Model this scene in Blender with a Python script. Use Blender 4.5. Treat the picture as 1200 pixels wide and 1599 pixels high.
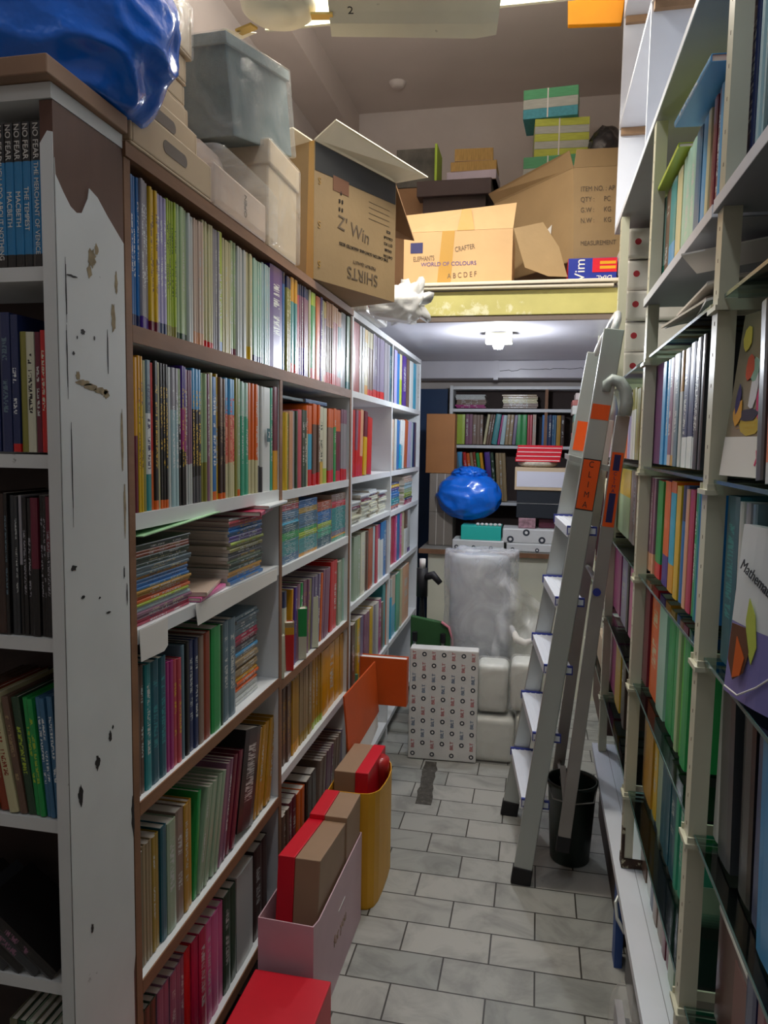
import bpy, bmesh, math, random
from mathutils import Vector, Matrix, noise
R = math.radians
random.seed(7)
for o in list(bpy.data.objects):
    bpy.data.objects.remove(o)
S = bpy.context.scene
COL = S.collection

# ---------------------------------------------------------------- camera
cam_data = bpy.data.cameras.new('camera')
cam = bpy.data.objects.new('camera', cam_data)
COL.objects.link(cam)
S.camera = cam
cam_data.sensor_fit = 'VERTICAL'
cam_data.sensor_height = 36
cam_data.lens = 36 * 1150 / 1599
cam_data.clip_start = 0.02
yaw, pitch, roll = R(11.7), R(5.3), R(0.9)
fwd = Vector((-math.sin(yaw) * math.cos(pitch), math.cos(yaw) * math.cos(pitch), -math.sin(pitch)))
rt0 = Vector((math.cos(yaw), math.sin(yaw), 0))
up0 = rt0.cross(fwd)
rt = rt0 * math.cos(roll) + up0 * math.sin(roll)
up = -rt0 * math.sin(roll) + up0 * math.cos(roll)
mw = Matrix((rt, up, -fwd)).transposed().to_4x4()
mw.translation = Vector((0, 0, 1.5))
cam.matrix_world = mw

# ---------------------------------------------------------------- world, lights, exposure
S.view_settings.view_transform = 'Standard'
S.view_settings.look = 'None'
S.view_settings.gamma = 1.0
S.view_settings.use_curve_mapping = False
S.view_settings.exposure = 0.15
W = bpy.data.worlds.new('world')
S.world = W
W.use_nodes = True
W.node_tree.nodes['Background'].inputs[0].default_value = (0.75, 0.85, 1, 1)
W.node_tree.nodes['Background'].inputs[1].default_value = 0.03


def area(name, loc, size, power, color, rot=(0, 0, 0)):
    l = bpy.data.lights.new(name, 'AREA')
    l.shape = 'RECTANGLE'
    l.size, l.size_y = size
    l.energy = power
    l.color = color
    o = bpy.data.objects.new(name, l)
    o.location = loc
    o.rotation_euler = rot
    COL.objects.link(o)
    return o


# ceiling tubes of the shop: one in view above the fan (with an added upward fill for the ceiling), one over the near aisle
area('tube_light_front', (-0.45, 2.46, 2.98), (1.0, 0.12), 24, (1.0, 0.955, 0.87))
area('ceiling_fill_up', (-0.45, 2.46, 3.06), (1.0, 0.12), 24, (1.0, 0.955, 0.87), (math.pi, 0, 0))  # added fill above the closed housing, brightens the ceiling
area('tube_light_near', (-0.2, 0.75, 3.3), (0.12, 1.2), 7.5, (0.90, 0.95, 1.0))
area('tube_light_rear', (-0.3, -1.3, 3.3), (1.2, 0.12), 3.5, (0.86, 0.93, 1.0))
bl = bpy.data.lights.new('bulb_light', 'POINT')
bl.energy = 15
bl.color = (0.88, 0.93, 1.0)
bl.shadow_soft_size = 0.03
bo = bpy.data.objects.new('bulb_light', bl)
bo.location = (-0.205, 3.65, 1.92)
COL.objects.link(bo)

# ---------------------------------------------------------------- helpers
def lin(h):
    h = h.lstrip('#')
    c = [int(h[i:i + 2], 16) / 255 for i in (0, 2, 4)]
    return tuple((x / 12.92 if x <= 0.04045 else ((x + 0.055) / 1.055) ** 2.4) for x in c) + (1.0,)


MATS = {}


def mat(name, color, rough=0.5, metal=0.0, coat=0.0, var=0.0, vscale=8.0, bump=0.0, bscale=40.0, alpha=1.0,
        emit=None, estr=0.0, stretch=None, spec=0.5, dark=None, dthr=0.62, dscale=14.0, sheen=0.0):
    if name in MATS:
        return MATS[name]
    m = bpy.data.materials.new(name)
    m.use_nodes = True
    nt = m.node_tree
    b = nt.nodes['Principled BSDF']
    c = lin(color) if isinstance(color, str) else color
    b.inputs['Base Color'].default_value = c
    b.inputs['Roughness'].default_value = rough
    b.inputs['Metallic'].default_value = metal
    b.inputs['Coat Weight'].default_value = coat
    b.inputs['Coat Roughness'].default_value = 0.12
    b.inputs['Specular IOR Level'].default_value = spec
    b.inputs['Alpha'].default_value = alpha
    if emit:
        b.inputs['Emission Color'].default_value = lin(emit)
        b.inputs['Emission Strength'].default_value = estr
    if var or bump or dark:
        tc = nt.nodes.new('ShaderNodeTexCoord')
        mp = nt.nodes.new('ShaderNodeMapping')
        nt.links.new(tc.outputs['Object'], mp.inputs[0])
        if stretch:
            mp.inputs['Scale'].default_value = stretch
        src = None
        if var:
            n = nt.nodes.new('ShaderNodeTexNoise')
            n.inputs['Scale'].default_value = vscale
            n.inputs['Detail'].default_value = 5
            nt.links.new(mp.outputs[0], n.inputs['Vector'])
            r = nt.nodes.new('ShaderNodeMapRange')
            r.inputs[1].default_value = 0.3
            r.inputs[2].default_value = 0.7
            r.inputs[3].default_value = 1 - var
            r.inputs[4].default_value = 1 + var
            nt.links.new(n.outputs[0], r.inputs[0])
            mx = nt.nodes.new('ShaderNodeMix')
            mx.data_type = 'RGBA'
            mx.blend_type = 'MULTIPLY'
            mx.inputs[0].default_value = 1
            mx.inputs[6].default_value = c
            nt.links.new(r.outputs[0], mx.inputs[7])
            src = mx.outputs[2]
        if dark:
            n = nt.nodes.new('ShaderNodeTexNoise')
            n.inputs['Scale'].default_value = dscale
            n.inputs['Detail'].default_value = 8
            n.inputs['Roughness'].default_value = 0.65
            nt.links.new(mp.outputs[0], n.inputs['Vector'])
            r = nt.nodes.new('ShaderNodeMapRange')
            r.inputs[1].default_value = dthr
            r.inputs[2].default_value = dthr + 0.05
            nt.links.new(n.outputs[0], r.inputs[0])
            mx = nt.nodes.new('ShaderNodeMix')
            mx.data_type = 'RGBA'
            nt.links.new(r.outputs[0], mx.inputs[0])
            if src:
                nt.links.new(src, mx.inputs[6])
            else:
                mx.inputs[6].default_value = c
            mx.inputs[7].default_value = lin(dark)
            src = mx.outputs[2]
        if src:
            nt.links.new(src, b.inputs['Base Color'])
        if bump:
            n = nt.nodes.new('ShaderNodeTexNoise')
            n.inputs['Scale'].default_value = bscale
            n.inputs['Detail'].default_value = 4
            nt.links.new(mp.outputs[0], n.inputs['Vector'])
            bp = nt.nodes.new('ShaderNodeBump')
            bp.inputs['Strength'].default_value = bump
            bp.inputs['Distance'].default_value = 0.01
            nt.links.new(n.outputs[0], bp.inputs['Height'])
            nt.links.new(bp.outputs[0], b.inputs['Normal'])
    MATS[name] = m
    return m


class MB:
    """collects shapes and links them as one mesh object"""

    def __init__(self):
        self.v, self.f, self.m, self.mats = [], [], [], []

    def mi(self, m):
        if m not in self.mats:
            self.mats.append(m)
        return self.mats.index(m)

    def poly(self, vs, fs, m):
        n = len(self.v)
        k = self.mi(m)
        self.v += [tuple(x) for x in vs]
        for f in fs:
            self.f.append([n + i for i in f])
            self.m.append(k)
        return self

    def box(self, a, b, m, M=None):
        x0, y0, z0 = [min(p, q) for p, q in zip(a, b)]
        x1, y1, z1 = [max(p, q) for p, q in zip(a, b)]
        vs = [Vector(p) for p in ((x0, y0, z0), (x1, y0, z0), (x1, y1, z0), (x0, y1, z0), (x0, y0, z1), (x1, y0, z1), (x1, y1, z1), (x0, y1, z1))]
        if M:
            vs = [M @ p for p in vs]
        return self.poly(vs, [(0, 3, 2, 1), (4, 5, 6, 7), (0, 1, 5, 4), (1, 2, 6, 5), (2, 3, 7, 6), (3, 0, 4, 7)], m)

    def beam(self, p, q, w, h, m, side=(0, 1, 0)):
        """rectangular bar from p to q, w across 'side', h across the third axis"""
        p, q = Vector(p), Vector(q)
        d = (q - p).normalized()
        s = Vector(side)
        s = (s - d * s.dot(d)).normalized()
        t = d.cross(s)
        vs = []
        for c in (p, q):
            for a, b in ((-1, -1), (1, -1), (1, 1), (-1, 1)):
                vs.append(c + s * a * w / 2 + t * b * h / 2)
        return self.poly(vs, [(0, 3, 2, 1), (4, 5, 6, 7), (0, 1, 5, 4), (1, 2, 6, 5), (2, 3, 7, 6), (3, 0, 4, 7)], m)

    def tube(self, pts, r, m, n=10, caps=True):
        pts = [Vector(p) for p in pts]
        rs = r if isinstance(r, (list, tuple)) else [r] * len(pts)
        vs, fs = [], []
        for i, p in enumerate(pts):
            d = (pts[min(i + 1, len(pts) - 1)] - pts[max(i - 1, 0)]).normalized()
            a = d.orthogonal().normalized() if i == 0 else (pa - d * pa.dot(d)).normalized()
            pa = a
            b = d.cross(a)
            for k in range(n):
                t = 2 * math.pi * k / n
                vs.append(p + (a * math.cos(t) + b * math.sin(t)) * rs[i])
        for i in range(len(pts) - 1):
            for k in range(n):
                fs.append((i * n + k, i * n + (k + 1) % n, (i + 1) * n + (k + 1) % n, (i + 1) * n + k))
        if caps:
            fs.append(tuple(range(n))[::-1])
            fs.append(tuple((len(pts) - 1) * n + k for k in range(n)))
        return self.poly(vs, fs, m)

    def lathe(self, prof, m, c=(0, 0, 0), n=40):
        vs, fs = [], []
        for r, z in prof:
            for k in range(n):
                t = 2 * math.pi * k / n
                vs.append((c[0] + r * math.cos(t), c[1] + r * math.sin(t), c[2] + z))
        for i in range(len(prof) - 1):
            for k in range(n):
                fs.append((i * n + k, i * n + (k + 1) % n, (i + 1) * n + (k + 1) % n, (i + 1) * n + k))
        return self.poly(vs, fs, m)

    def prism(self, pts, d, m):
        """polygon pts extruded by vector d"""
        pts = [Vector(p) for p in pts]
        d = Vector(d)
        n = len(pts)
        fs = [tuple(range(n))[::-1], tuple(range(n, 2 * n))] + [(i, (i + 1) % n, n + (i + 1) % n, n + i) for i in range(n)]
        return self.poly(pts + [p + d for p in pts], fs, m)

    def build(self, name, parent=None, loc=None, rot=None, bevel=0.0, smooth=False, seg=2):
        me = bpy.data.meshes.new(name)
        me.from_pydata(self.v, [], self.f)
        for m in self.mats:
            me.materials.append(m)
        me.polygons.foreach_set('material_index', self.m)
        bm = bmesh.new()
        bm.from_mesh(me)
        bmesh.ops.recalc_face_normals(bm, faces=bm.faces)
        bm.to_mesh(me)
        bm.free()
        if smooth:
            me.polygons.foreach_set('use_smooth', [True] * len(me.polygons))
        o = bpy.data.objects.new(name, me)
        COL.objects.link(o)
        if parent:
            o.parent = parent
        if loc is not None:
            o.location = loc
        if rot is not None:
            o.rotation_euler = rot
        if bevel:
            b = o.modifiers.new('bevel', 'BEVEL')
            b.width = bevel
            b.segments = seg
            b.limit_method = 'ANGLE'
        return o


def tag(o, label, cat, group=None, kind=None):
    o['label'] = label
    o['category'] = cat
    if group:
        o['group'] = group
    if kind:
        o['kind'] = kind
    return o


def struct(o):
    o['kind'] = 'structure'
    return o


def thing(name, label, cat, loc=(0, 0, 0), rz=0, group=None):
    o = bpy.data.objects.new(name, None)
    o.empty_display_size = 0.05
    COL.objects.link(o)
    o.location = loc
    o.rotation_euler = (0, 0, rz)
    return tag(o, label, cat, group)


def text(body, size, m, M, name='lettering', parent=None, align='CENTER', depth=0.0004, spacing=1.0, line=1.0, sx=1.0):
    """flat lettering; M maps text space (x right, y up, z out of the surface) to the parent's space"""
    c = bpy.data.curves.new(name, 'FONT')
    c.body = body
    c.size = size
    c.extrude = depth
    c.align_x = align
    c.align_y = 'CENTER'
    c.space_character = spacing
    c.space_line = line
    t = bpy.data.objects.new('t', c)
    COL.objects.link(t)
    bpy.context.view_layer.update()
    me = bpy.data.meshes.new_from_object(t)
    bpy.data.objects.remove(t)
    me.materials.clear()
    me.materials.append(m)
    me.transform(M @ Matrix.Diagonal((sx, 1, 1, 1)))
    me.name = name
    o = bpy.data.objects.new(name, me)
    COL.objects.link(o)
    if parent:
        o.parent = parent
    return o


def frame(o, x, y, z=None):
    """matrix from origin and x / y axes"""
    x = Vector(x).normalized()
    y = Vector(y)
    y = (y - x * y.dot(x)).normalized()
    z = x.cross(y)
    M = Matrix((x, y, z)).transposed().to_4x4()
    M.translation = Vector(o)
    return M


def blob(name, m, loc, rad, amp=0.12, freq=3.0, seed=0, parent=None, sub=5, fold=0.5, flat=None, bumpfn=None, shape=None):
    """crumpled closed bag-like mesh"""
    bm = bmesh.new()
    bmesh.ops.create_icosphere(bm, subdivisions=sub, radius=1)
    for v in bm.verts:
        p = v.co.copy()
        s = Vector((seed * 3.1, seed * 1.7, seed))
        a = noise.fractal(p * freq + s, 1.0, 2.0, 4)
        b = 1 - abs(noise.noise(p * freq * 1.3 + s * 2)) * 2
        k = 1 + amp * (a * (1 - fold) + b * fold)
        q = Vector((p.x * rad[0], p.y * rad[1], p.z * rad[2])) * k
        if shape:
            q = shape(q, p)
        if flat is not None and q.z < flat:
            q.z = flat
        v.co = q
    me = bpy.data.meshes.new(name)
    bm.to_mesh(me)
    bm.free()
    me.polygons.foreach_set('use_smooth', [True] * len(me.polygons))
    me.materials.append(m)
    o = bpy.data.objects.new(name, me)
    COL.objects.link(o)
    o.location = loc
    if parent:
        o.parent = parent
    return o


def plastic(name, tint, density, rough=0.15, crinkle=0.8, scale=18.0):
    """thin clear or milky polythene: part see-through, part glossy film with crinkles"""
    m = bpy.data.materials.new(name)
    m.use_nodes = True
    nt = m.node_tree
    b = nt.nodes['Principled BSDF']
    out = nt.nodes['Material Output']
    b.inputs['Base Color'].default_value = lin(tint)
    b.inputs['Roughness'].default_value = rough
    tr = nt.nodes.new('ShaderNodeBsdfTransparent')
    mx = nt.nodes.new('ShaderNodeMixShader')
    tc = nt.nodes.new('ShaderNodeTexCoord')
    n = nt.nodes.new('ShaderNodeTexNoise')
    n.inputs['Scale'].default_value = scale
    n.inputs['Detail'].default_value = 6
    n.inputs['Distortion'].default_value = 1.5
    nt.links.new(tc.outputs['Object'], n.inputs['Vector'])
    bp = nt.nodes.new('ShaderNodeBump')
    bp.inputs['Strength'].default_value = crinkle
    bp.inputs['Distance'].default_value = 0.02
    nt.links.new(n.outputs[0], bp.inputs['Height'])
    nt.links.new(bp.outputs[0], b.inputs['Normal'])
    r = nt.nodes.new('ShaderNodeMapRange')
    r.inputs[1].default_value = 0.35
    r.inputs[2].default_value = 0.7
    r.inputs[3].default_value = density * 0.6
    r.inputs[4].default_value = min(1, density * 1.5)
    nt.links.new(n.outputs[0], r.inputs[0])
    nt.links.new(r.outputs[0], mx.inputs[0])
    nt.links.new(tr.outputs[0], mx.inputs[1])
    nt.links.new(b.outputs[0], mx.inputs[2])
    nt.links.new(mx.outputs[0], out.inputs['Surface'])
    MATS[name] = m
    return m


# ---------------------------------------------------------------- materials
M_WALL = mat('plaster_wall', '#dad0ca', 0.9, var=0.06, vscale=3, bump=0.15, bscale=30)
M_CEIL = mat('ceiling_paint', '#d4c8c0', 0.9, var=0.05, vscale=2)
M_UNDER = mat('glossy_grey_paint', '#c6c4cc', 0.3, var=0.06, vscale=5, bump=0.08, bscale=12)
M_WHITE = mat('white_laminate', '#dfe3e6', 0.4, var=0.04, vscale=6, dark='#6d6a66', dthr=0.72, dscale=22)
M_WHITE2 = mat('worn_white_paint', '#d8dcdc', 0.45, var=0.06, vscale=5, dark='#4c463e', dthr=0.69, dscale=16)
M_EDGE = mat('brown_board_edge', '#8a6347', 0.6, var=0.25, vscale=10, stretch=(1, 0.25, 1), bump=0.15)
M_VENEER = mat('dark_brown_veneer', '#5a3b2f', 0.55, var=0.2, vscale=12, stretch=(1, 1, 0.15))
M_BROWN2 = mat('light_brown_batten', '#9a7a5a', 0.6, var=0.2, vscale=14)
M_BACKB = mat('grey_back_board', '#a9a8ae', 0.7, var=0.05)
M_DARKIN = mat('dark_board', '#3a2c28', 0.7, var=0.2)
M_CREAM = mat('cream_enamel', '#c9c8b2', 0.35, var=0.05, dark='#5a4a38', dthr=0.71, dscale=30)
M_RUST = mat('rusted_steel', '#3a281d', 0.8, var=0.4, vscale=40, dark='#b9b49a', dthr=0.58, dscale=40)
M_ALU = mat('ladder_aluminium', '#b9bfbd', 0.36, metal=0.6, var=0.06, vscale=6, stretch=(1, 1, 0.2))
M_ALU2 = mat('dull_aluminium', '#a39f9b', 0.45, metal=0.45, var=0.08, vscale=6)
M_BLUEP = mat('blue_plastic', '#2b3a94', 0.4)
M_BLACKR = mat('black_rubber', '#15151a', 0.6)
M_TREAD = mat('ladder_tread', '#dfe4ee', 0.45, metal=0.2)
M_ORANGE = mat('orange_sticker', '#f05a12', 0.4)
M_NAVYS = mat('navy_print', '#23225c', 0.5)
M_BLACKP = mat('black_print', '#1c1a1c', 0.6)
M_CARD = mat('cardboard', '#a1865f', 0.75, var=0.08, vscale=5, bump=0.06, bscale=60)
M_CARDIN = mat('cardboard_inside', '#8c6a4a', 0.8, var=0.08)
M_CARDP = mat('pale_cardboard', '#cfa878', 0.7, var=0.08, vscale=6, bump=0.05)
M_TAPE = mat('brown_tape', '#c2974f', 0.2, coat=0.5)
M_PAPER = mat('page_paper', '#d9d2c6', 0.8, var=0.05, vscale=30)
M_WPAP = mat('white_paper', '#e8e6e2', 0.7)
M_PRINTG = mat('grey_print', '#6b5a48', 0.7)
M_PLASTIC = plastic('clear_polythene', '#f6f5f0', 0.2, rough=0.08, crinkle=1.0, scale=7.0)
M_MILKY = plastic('milky_polythene', '#e6e9ee', 0.4, rough=0.22, scale=5, crinkle=0.45)
M_REDC = mat('red_card', '#d8142c', 0.38, var=0.04)
M_KRAFT = mat('kraft_card', '#a08268', 0.5, var=0.05)
M_PINKB = mat('pale_pink_card', '#d6b4c0', 0.45, var=0.04)
M_YEL = mat('yellow_card', '#e0a412', 0.45, var=0.05)
M_BLUEBAG = mat('blue_bag_film', '#0f70e6', 0.25, coat=0.4, var=0.12, vscale=4, bump=1.0, bscale=11)


def glass_mat():
    m = bpy.data.materials.new('shelf_glass')
    m.use_nodes = True
    nt = m.node_tree
    out = nt.nodes['Material Output']
    nt.nodes.remove(nt.nodes['Principled BSDF'])
    g = nt.nodes.new('ShaderNodeBsdfGlossy')
    g.inputs['Roughness'].default_value = 0.06
    t = nt.nodes.new('ShaderNodeBsdfTransparent')
    t.inputs[0].default_value = (0.72, 0.86, 0.82, 1)
    f = nt.nodes.new('ShaderNodeFresnel')
    f.inputs[0].default_value = 1.5
    mx = nt.nodes.new('ShaderNodeMixShader')
    nt.links.new(f.outputs[0], mx.inputs[0])
    nt.links.new(t.outputs[0], mx.inputs[1])
    nt.links.new(g.outputs[0], mx.inputs[2])
    nt.links.new(mx.outputs[0], out.inputs['Surface'])
    return m


M_GLASS = glass_mat()
M_GLEDGE = mat('glass_edge_green', '#3d5b58', 0.2)


# ---------------------------------------------------------------- the room
def floor_mat():
    m = bpy.data.materials.new('marble_floor_tiles')
    m.use_nodes = True
    nt = m.node_tree
    b = nt.nodes['Principled BSDF']
    tc = nt.nodes.new('ShaderNodeTexCoord')
    mp = nt.nodes.new('ShaderNodeMapping')
    mp.inputs['Location'].default_value = (0.09, 0.016, 0)
    nt.links.new(tc.outputs['Object'], mp.inputs[0])
    br = nt.nodes.new('ShaderNodeTexBrick')
    br.inputs['Scale'].default_value = 1
    br.inputs['Mortar Size'].default_value = 0.0028
    br.inputs['Mortar Smooth'].default_value = 0.3
    br.inputs['Brick Width'].default_value = 0.262
    br.inputs['Row Height'].default_value = 0.1365
    br.inputs['Color1'].default_value = lin('#b2b1ab')
    br.inputs['Color2'].default_value = lin('#9a9c97')
    br.inputs['Mortar'].default_value = lin('#3d3a35')
    nt.links.new(mp.outputs[0], br.inputs['Vector'])
    n = nt.nodes.new('ShaderNodeTexNoise')
    n.inputs['Scale'].default_value = 4.5
    n.inputs['Detail'].default_value = 9
    n.inputs['Roughness'].default_value = 0.6
    n.inputs['Distortion'].default_value = 1.6
    nt.links.new(tc.outputs['Object'], n.inputs['Vector'])
    r = nt.nodes.new('ShaderNodeMapRange')
    r.inputs[1].default_value = 0.34
    r.inputs[2].default_value = 0.55
    r.inputs[3].default_value = 0.66
    r.inputs[4].default_value = 1.0
    nt.links.new(n.outputs[0], r.inputs[0])
    mx = nt.nodes.new('ShaderNodeMix')
    mx.data_type = 'RGBA'
    mx.blend_type = 'MULTIPLY'
    mx.inputs[0].default_value = 1
    nt.links.new(br.outputs[0], mx.inputs[6])
    nt.links.new(r.outputs[0], mx.inputs[7])
    nt.links.new(mx.outputs[2], b.inputs['Base Color'])
    b.inputs['Roughness'].default_value = 0.42
    bp = nt.nodes.new('ShaderNodeBump')
    bp.inputs['Strength'].default_value = 0.4
    bp.inputs['Distance'].default_value = 0.002
    bp.invert = True
    nt.links.new(br.outputs['Fac'], bp.inputs['Height'])
    nt.links.new(bp.outputs[0], b.inputs['Normal'])
    return m


XL, XR, YF, YB, ZC = -1.55, 0.64, -2.2, 5.25, 3.8
M_FLOOR = floor_mat()
struct(MB().box((XL, YF, -0.05), (XR, YB, 0), M_FLOOR).build('floor'))
struct(MB().box((XL, YF, ZC), (XR, YB, ZC + 0.05), M_CEIL).build('ceiling'))
struct(MB().box((XL - 0.05, YF, 0), (XL, YB, ZC), M_WALL).build('wall_left'))
struct(MB().box((XR, YF, 0), (XR + 0.05, YB, ZC), M_WALL).build('wall_right'))
struct(MB().box((XL, YB, 0), (XR, YB + 0.05, ZC), M_WALL).build('wall_back'))
struct(MB().box((XL, YF - 0.05, 0), (XR, YF, ZC), M_WALL).build('wall_front'))
struct(MB().box((XL, YF, 3.6), (-1.31, YB, ZC), M_CEIL).build('trim_1'))          # lowered beam along the left wall
# mezzanine over the back of the shop
M_FASCIA = mat('pale_yellow_fascia', '#cfc77c', 0.5, var=0.09, vscale=7, dark='#e6e2bc', dthr=0.6, dscale=5, bump=0.1, bscale=25)
deck = MB().box((XL, 3.262, 2.05), (XR, YB, 2.17), M_UNDER)
struct(deck.build('trim_2'))
struct(MB().box((-0.52, 3.245, 2.055), (0.33, 3.262, 2.158), M_FASCIA).box((-0.56, 3.25, 2.03), (0.33, 3.262, 2.054), mat('brown_grey_lip', '#7d6f66', 0.6)).build('trim_3', bevel=0.003))
lip = MB().box((-0.6, 3.215, 2.178), (0.3, 3.5, 2.192), mat('cream_board', '#e9dfcc', 0.5, var=0.04)).box((-0.58, 3.222, 2.162), (0.27, 3.3, 2.174), mat('cream_board', '#e9dfcc'), Matrix.Rotation(0.006, 4, 'Y'))
struct(lip.build('trim_4', bevel=0.003))
# cracked beam under the mezzanine
beam = MB().box((XL, 4.9, 1.935), (XR, 5.08, 2.05), M_UNDER).build('trim_5', bevel=0.006)
struct(beam)
ck = MB()
px = -0.26
pts = []
random.seed(3)
while px < 0.3:
    pts.append((px, 4.899, 1.985 + 0.02 * (px + 0.26) + random.uniform(-0.006, 0.006)))
    px += random.uniform(0.015, 0.04)
ck.tube(pts, 0.0016, M_BLACKP, n=5)
ck.build('crack', parent=beam)
MB().box((-0.3, 4.892, 1.925), (-0.27, 4.9, 2.05), M_UNDER).build('conduit', parent=beam)
# strip of the floor where the marble is gone
sp = MB()
random.seed(5)
L, Rr = [], []
for i in range(12):
    t = i / 11
    y = 2.93 + 0.42 * t
    L.append((-0.455 - 0.02 * t + random.uniform(-0.004, 0.004), y, 0.0004))
    Rr.append((-0.39 - 0.025 * t + random.uniform(-0.006, 0.006), y, 0.0004))
sp.prism(L + Rr[::-1], (0, 0, 0.0012), mat('bare_screed', '#4b4843', 0.9, var=0.3, vscale=50, dark='#77736a', dthr=0.6, dscale=60))
struct(sp.build('trim_6'))

# smoke detector on the ceiling
d = tag(MB().lathe([(0, -0.03), (0.03, -0.03), (0.045, -0.02), (0.055, 0)], M_WALL, (-0.96, 4.85, ZC), 24).build('smoke_detector', smooth=True),
        'small round white detector on the grey ceiling', 'detector')

# hanging fluorescent batten
M_DIFF = mat('lit_diffuser', '#fffbe8', 0.5, emit='#fff6cf', estr=2.2)
fx = thing('fluorescent_light', 'long lit fluorescent ceiling light above the fan blade', 'light', (-0.6, 2.46, 3.0))
MB().box((-0.40, -0.165, 0.0), (0.67, 0.165, 0.05), M_CREAM).box((-0.40, 0.152, -0.045), (0.67, 0.165, 0.0), M_CREAM).build('housing', fx)
MB().box((-0.395, -0.16, -0.012), (0.665, 0.15, -0.001), M_DIFF).build('diffuser', fx)
for x in (-0.25, 0.4):
    MB().tube([(x, 0, 0.05), (x, 0, 0.8)], 0.006, M_WHITE).build('hanger', fx)

# ceiling fan
M_FANW = mat('yellowed_white_enamel', '#d9d3bd', 0.4, var=0.06, vscale=6, dark='#8a8170', dthr=0.66, dscale=12)
fan = thing('ceiling_fan', 'cream ceiling fan with dusty blades at the top of the picture', 'fan', (-0.735, 2.02, 2.655))
MB().lathe([(0, 0.0), (0.05, 0.0), (0.055, 0.006), (0.085, 0.008), (0.1, 0.02), (0.105, 0.045), (0.09, 0.075), (0.05, 0.1), (0, 0.105)], M_FANW, n=48).build('motor', fan, smooth=True)
MB().tube([(0, 0, 0.1), (0, 0, 1.2)], 0.013, M_FANW).build('rod', fan)
for i, a in enumerate((10, 158, 265)):
    b = MB()
    pr = []
    for j in range(9):
        t = j / 8
        x = 0.14 + 0.46 * t
        w = 0.062 + 0.012 * t
        if j == 8:
            w *= 0.72
        pr.append((x, w))
    secs = []
    for x, w in pr:
        for y, z in ((-w, 0.026), (-w * 0.2, 0.008), (w * 0.25, -0.008), (w, -0.018)):
            secs.append((x, y, z))
    vs = secs + [(x, y, z + 0.0015) for x, y, z in secs]
    fs = []
    n = len(secs)
    for j in range(8):
        for k in range(3):
            q = (j * 4 + k, j * 4 + k + 1, (j + 1) * 4 + k + 1, (j + 1) * 4 + k)
            fs.append(q)
            fs.append(tuple(n + v for v in q[::-1]))
    rim = [j * 4 for j in range(9)] + [8 * 4 + 1, 8 * 4 + 2] + [j * 4 + 3 for j in range(8, -1, -1)] + [2, 1]
    for p, q in zip(rim, rim[1:] + rim[:1]):
        fs.append((p, q, n + q, n + p))
    b.poly(vs, fs, M_FANW)
    bl = b.build('blade', fan, rot=(0, 0, R(a)))
    br = MB().box((0.09, -0.014, 0.0), (0.15, 0.014, 0.006), mat('brass_bracket', '#b9a05a', 0.35, metal=0.7)).build('bracket', bl)
    if i == 0:
        text('2', 0.035, M_BLACKP, frame((0.2, -0.03, 0.0), (1, 0, 0), (0, -1, 0.25)), 'numeral', bl)

# bulb under the mezzanine
lamp = thing('bulb_lamp', 'lit bulb in a bracket under the mezzanine', 'lamp', (-0.205, 3.7, 2.05))
MB().box((-0.065, -0.03, -0.055), (0.065, 0.03, 0.0), M_CREAM).build('fitting', lamp, bevel=0.004)
MB().lathe([(0, -0.088), (0.02, -0.085), (0.028, -0.07), (0.026, -0.055), (0, -0.055)], mat('lit_bulb', '#ffffff', 0.4, emit='#f4f7ff', estr=9), (0.0, -0.05, 0.0), 20).build('bulb', lamp, smooth=True)


# ---------------------------------------------------------------- left bookcases
def shelf(parent, x0, x1, y0, y1, z, th, edge, top=M_WHITE, name='shelf'):
    b = MB().box((x0, y0, z - th), (x1 - 0.003, y1, z), top).box((x1 - 0.003, y0, z - th), (x1, y1, z), edge)
    return b.build(name, parent)


XF, XBK = -0.70, -0.93
bcA = thing('bookcase', 'long white bookcase with bare brown board edges, left of the aisle', 'bookcase', (-0.8, 1.96, 0))
bcA_off = Vector((-0.8, 1.96, 0))


def sub(parent, off):
    """parts built in world coordinates, moved under an Empty that stands at off"""
    for c in parent.children:
        if not c.get('_moved'):
            c.location = c.location - off
            c['_moved'] = 1


T = 0.022
for y in (1.171, 1.945, 2.722):
    zt = 1.669 if y == 1.945 else 1.975
    MB().box((XBK, y, 0), (XF - 0.003, y + 0.02, zt), M_WHITE).box((XF - 0.003, y, 0), (XF, y + 0.02, zt), M_EDGE).build('side_panel', bcA)
MB().box((XBK - 0.008, 1.171, 0), (XBK, 2.742, 1.995), M_BACKB).build('back_panel', bcA)
MB().box((XBK - 0.008, 1.171, 1.976), (XF + 0.004, 2.742, 2.0), M_EDGE).build('top_board', bcA)
for (ya, yb, zs) in ((1.192, 1.944, ((1.70, .03, 'b'), (1.368, .03, 'w'), (1.155, .027, 'w'), (0.83, .026, 'b'), (0.478, .028, 'b'), (0.13, .03, 'b'))),
                     (1.966, 2.721, ((1.70, .03, 'b'), (1.362, .026, 'w'), (1.145, .027, 'w'), (0.815, .026, 'b'), (0.53, .028, 'w'), (0.13, .03, 'w')))):
    for z, th, k in zs:
        if z == 1.70:
            if ya < 1.5:
                shelf(bcA, XBK, XF, 1.192, 2.721, 1.70, .03, M_EDGE)
            continue
        shelf(bcA, XBK, XF - (0.0 if k == 'b' else 0.002), ya, yb, z, th, M_EDGE if k == 'b' else M_WHITE)
MB().box((XBK, 1.192, 0.02), (XF - 0.05, 2.721, 0.09), M_DARKIN).build('plinth', bcA)
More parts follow.
